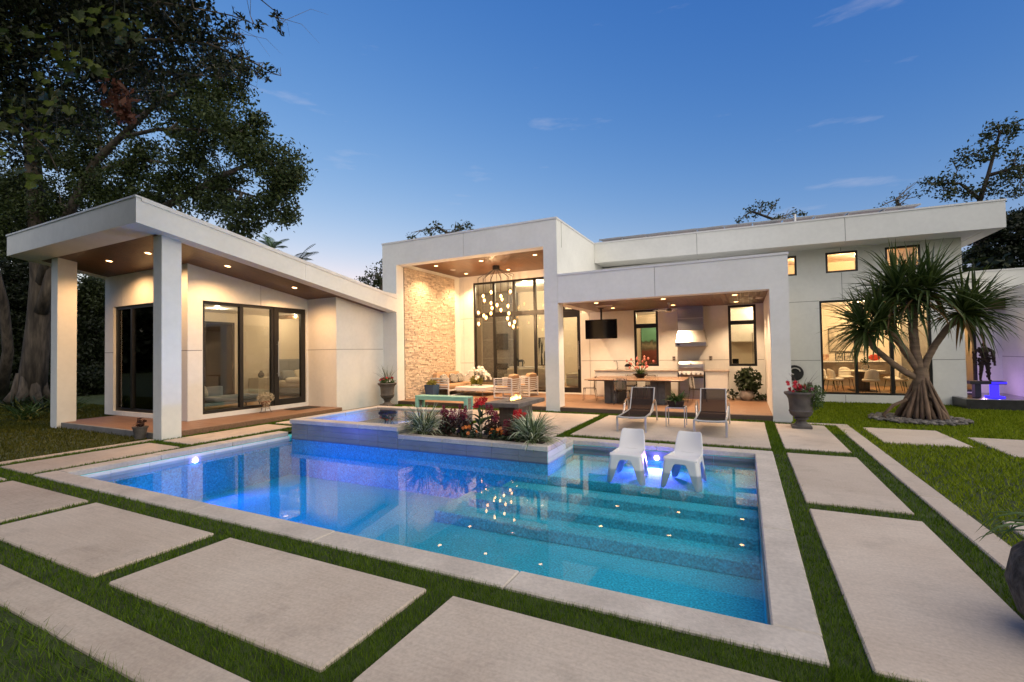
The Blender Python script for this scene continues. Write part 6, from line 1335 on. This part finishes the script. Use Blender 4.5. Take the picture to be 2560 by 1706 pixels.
def rosette(c,ax,n,ln,wd,seed,par=pan):
    random.seed(seed); b=MB(); o=MB(); ax=Vector(ax).normalized(); e1=ax.orthogonal().normalized(); e2=ax.cross(e1)
    for k in range(n):
        a=k*2.39996; t=k/n; el=R(80-110*t+random.uniform(-10,10)); d=ax*math.sin(el)+(e1*math.cos(a)+e2*math.sin(a))*math.cos(el)
        bb=o if (t>.93 and random.random()<.6) else b; blade(bb,Vector(c)+ax*(.18*(1-t)-.05),d,ln*random.uniform(.75,1.1),wd,random.uniform(.25,.95) if t<.8 else random.uniform(.8,1.8),6,.3)
    KB(b,'leaf_crown','panleaf',par,fixn=False)
    if o.f: KB(o,'dead_leaves','panold',par,fixn=False)
for i,(c,ax,n,ln) in enumerate((((2.80,14.8,2.25),(-.55,-.15,.9),95,.95),((3.15,14.95,2.50),(-.5,-.3,1),100,1.0),((3.87,15.15,3.02),(.0,-.1,1),110,1.15),((3.57,15.6,2.9),(-.3,.2,1),85,1.0),((4.74,15.0,2.6),(.45,-.15,.9),100,1.0),((5.02,15.25,2.62),(.7,.1,.7),85,.95),((4.14,15.05,3.22),(.35,-.1,1),95,1.1),((3.53,15.05,3.18),(-.3,-.1,1),95,1.1))): rosette(c,ax,n,ln*1.2,.074,300+i)
# river stones round its foot
g=np.random.default_rng(51); pb=MB(); tmp=MB().ball((0,0,0),1,8,5)
tv_=np.array(tmp.v); tf=np.array(tmp.f); VV=[];FF=[]; o=0
for k in range(620):
    a=g.random()*6.283; r=(.16+.84*g.random())**.5; x=3.80+.98*r*math.cos(a); y=14.95+.92*r*math.sin(a); s=np.array([g.uniform(.045,.085),g.uniform(.035,.06),g.uniform(.022,.035)]); ro=g.random()*3.14; c,s_=math.cos(ro),math.sin(ro); v=tv_*s; v=np.stack([v[:,0]*c-v[:,1]*s_,v[:,0]*s_+v[:,1]*c,v[:,2]],1)+np.array([x,y,.0+g.random()*.05]); VV.append(v); FF.append(tf+o); o+=len(tv_)
mt['pebble']=M('river_stone',(.16,.145,.13),.7,var=.2,scale=8,island=.55); pbo=fastmesh('river_stones',np.concatenate(VV),np.concatenate(FF),'pebble',smooth=True); tag(pbo,'ring of smooth grey river stones round the screw pine','stones',kind='stuff')
# ---- round stone pot cut by the right edge of the picture
pot=thing('stone_pot','round rough grey stone pot with long strap leaves at the right edge','pot',(1.86,4.11,0)); mt['rough']=M('pitted_stone',(.085,.08,.075),.95,var=.5,scale=14,bump=1,bscale=30)
MB().lathe([(.001,0),(.20,0),(.34,.14),(.385,.32),(.35,.50),(.26,.60),(.27,.63),(.23,.63),(.20,.58),(.001,.55)],28).build('pot','rough',pot,smooth=True)
spikes(pot,(0,0,.58),26,(.5,.85),.05,'leafg',161,droop=(.9,2.0),up=(.15,1.2),rad=.10,nseg=8)
# ================================================================== grass
def inside(P,rects,m=0.):
    k=np.zeros(len(P),bool)
    for x0,x1,y0,y1 in rects: k|=(P[:,0]>x0-m)&(P[:,0]<x1+m)&(P[:,1]>y0-m)&(P[:,1]<y1+m)
    return k
SOL=[(a,b_,c,d) for a,b_,c,d in SLABS]+[(-10.37,.4,3.29,7.85),(-10.1,-6.6,7.7,10.9),(-6.7,-3.2,7.7,8.78),(-3.56,.4,7.7,9.585),(-17.42,-12.05,5.95,7.5),(-13.7,-12.05,6,11.4),(-12.4,.62,13.63,19),(.59,6.05,18.88,26),(-13.7,-12.28,11.3,14),(.59,1.05,13.62,19),(5.65,8,17.85,22),(-12.3,-11.92,5.9,6.4),(-17.45,-17,5.85,6.35),(-18.3,-13.6,7.4,18)]
def grass(name,rects,h,mat,label,seed,kd=26000,dmin=260,dmax=6500,w0=.0035,excl=None,margin=-.012,lean=.45):
    g=np.random.default_rng(seed); Vs=[];n0=0
    for x0,x1,y0,y1 in rects:
        A=(x1-x0)*(y1-y0); cx=np.clip(0,x0,x1); cy=np.clip(0,y0,y1); d0=max(1.2,math.hypot(cx,cy)); m=min(dmax,max(dmin,kd/d0**2)); n=int(A*m)
        P=np.stack([g.uniform(x0,x1,n),g.uniform(y0,y1,n)],1); d=np.hypot(P[:,0],P[:,1])+.3; keep=g.random(n)<np.clip(kd/d**2,dmin,dmax)/m
        keep&=~inside(P,SOL,margin)
        if excl is not None: keep&=~excl(P)
        P=P[keep]; d=d[keep]; n=len(P)
        if not n: continue
        w=w0*np.maximum(1,d/3.2)*(.7+.6*g.random(n)); hh=h*(.55+.75*g.random(n)); a=g.random(n)*6.283; l=g.normal(size=(n,2))*lean*hh[:,None]
        z=np.full(n,-.034); dx=np.cos(a)*w/2; dy=np.sin(a)*w/2
        v=np.stack([np.stack([P[:,0]-dx,P[:,1]-dy,z],1),np.stack([P[:,0]+dx,P[:,1]+dy,z],1),np.stack([P[:,0]+l[:,0],P[:,1]+l[:,1],z+hh],1)],1); Vs.append(v.reshape(-1,3))
    V=np.concatenate(Vs); o=fastmesh(name,V,np.arange(len(V)).reshape(-1,3),mat); return tag(o,label,'grass',kind='stuff')
mt['turf']=LEAF('turf_blade',(.03,.078,.004),(.14,.22,.018),.3,.6,.08); mt['lawn']=LEAF('lawn_blade',(.09,.145,.004),(.27,.34,.02),.3,.6,.08); mt['lawn2']=LEAF('olive_lawn_blade',(.035,.045,.006),(.11,.11,.018),.25,.6,.08)  # the left lawn has blades of a duller olive green
grass('turf',[(-13.3,2.14,1.74,3.30),(.38,1.9,3.0,13.3),(-12.3,-10.35,3.3,11.3),(-11.64,.62,9.5,13.66),(-6.75,-6.4,8.7,13.3),(-3.85,-3.5,8.7,13.3)],.047,'turf','short dense green turf growing in the strips between the slabs',171,kd=130000,dmax=21000,dmin=1600,w0=.0042,margin=.003,lean=.32)
oct_=lambda P:((P[:,0]-3.80)/.95)**2+((P[:,1]-14.95)/.88)**2<1
grass('lawn',[(2.13,9.5,1.5,7.5),(2.13,10,7.5,12),(1.0,12,12,18.9)],.062,'lawn','green lawn on the right between the paving and the house',172,kd=50000,dmin=900,dmax=9000,w0=.0055,excl=oct_)
grass('near_lawn',[(-14,2.2,.2,1.46)],.075,'turf','dark green lawn in the near left corner',173,kd=40000,dmin=600,dmax=11000,w0=.0042)
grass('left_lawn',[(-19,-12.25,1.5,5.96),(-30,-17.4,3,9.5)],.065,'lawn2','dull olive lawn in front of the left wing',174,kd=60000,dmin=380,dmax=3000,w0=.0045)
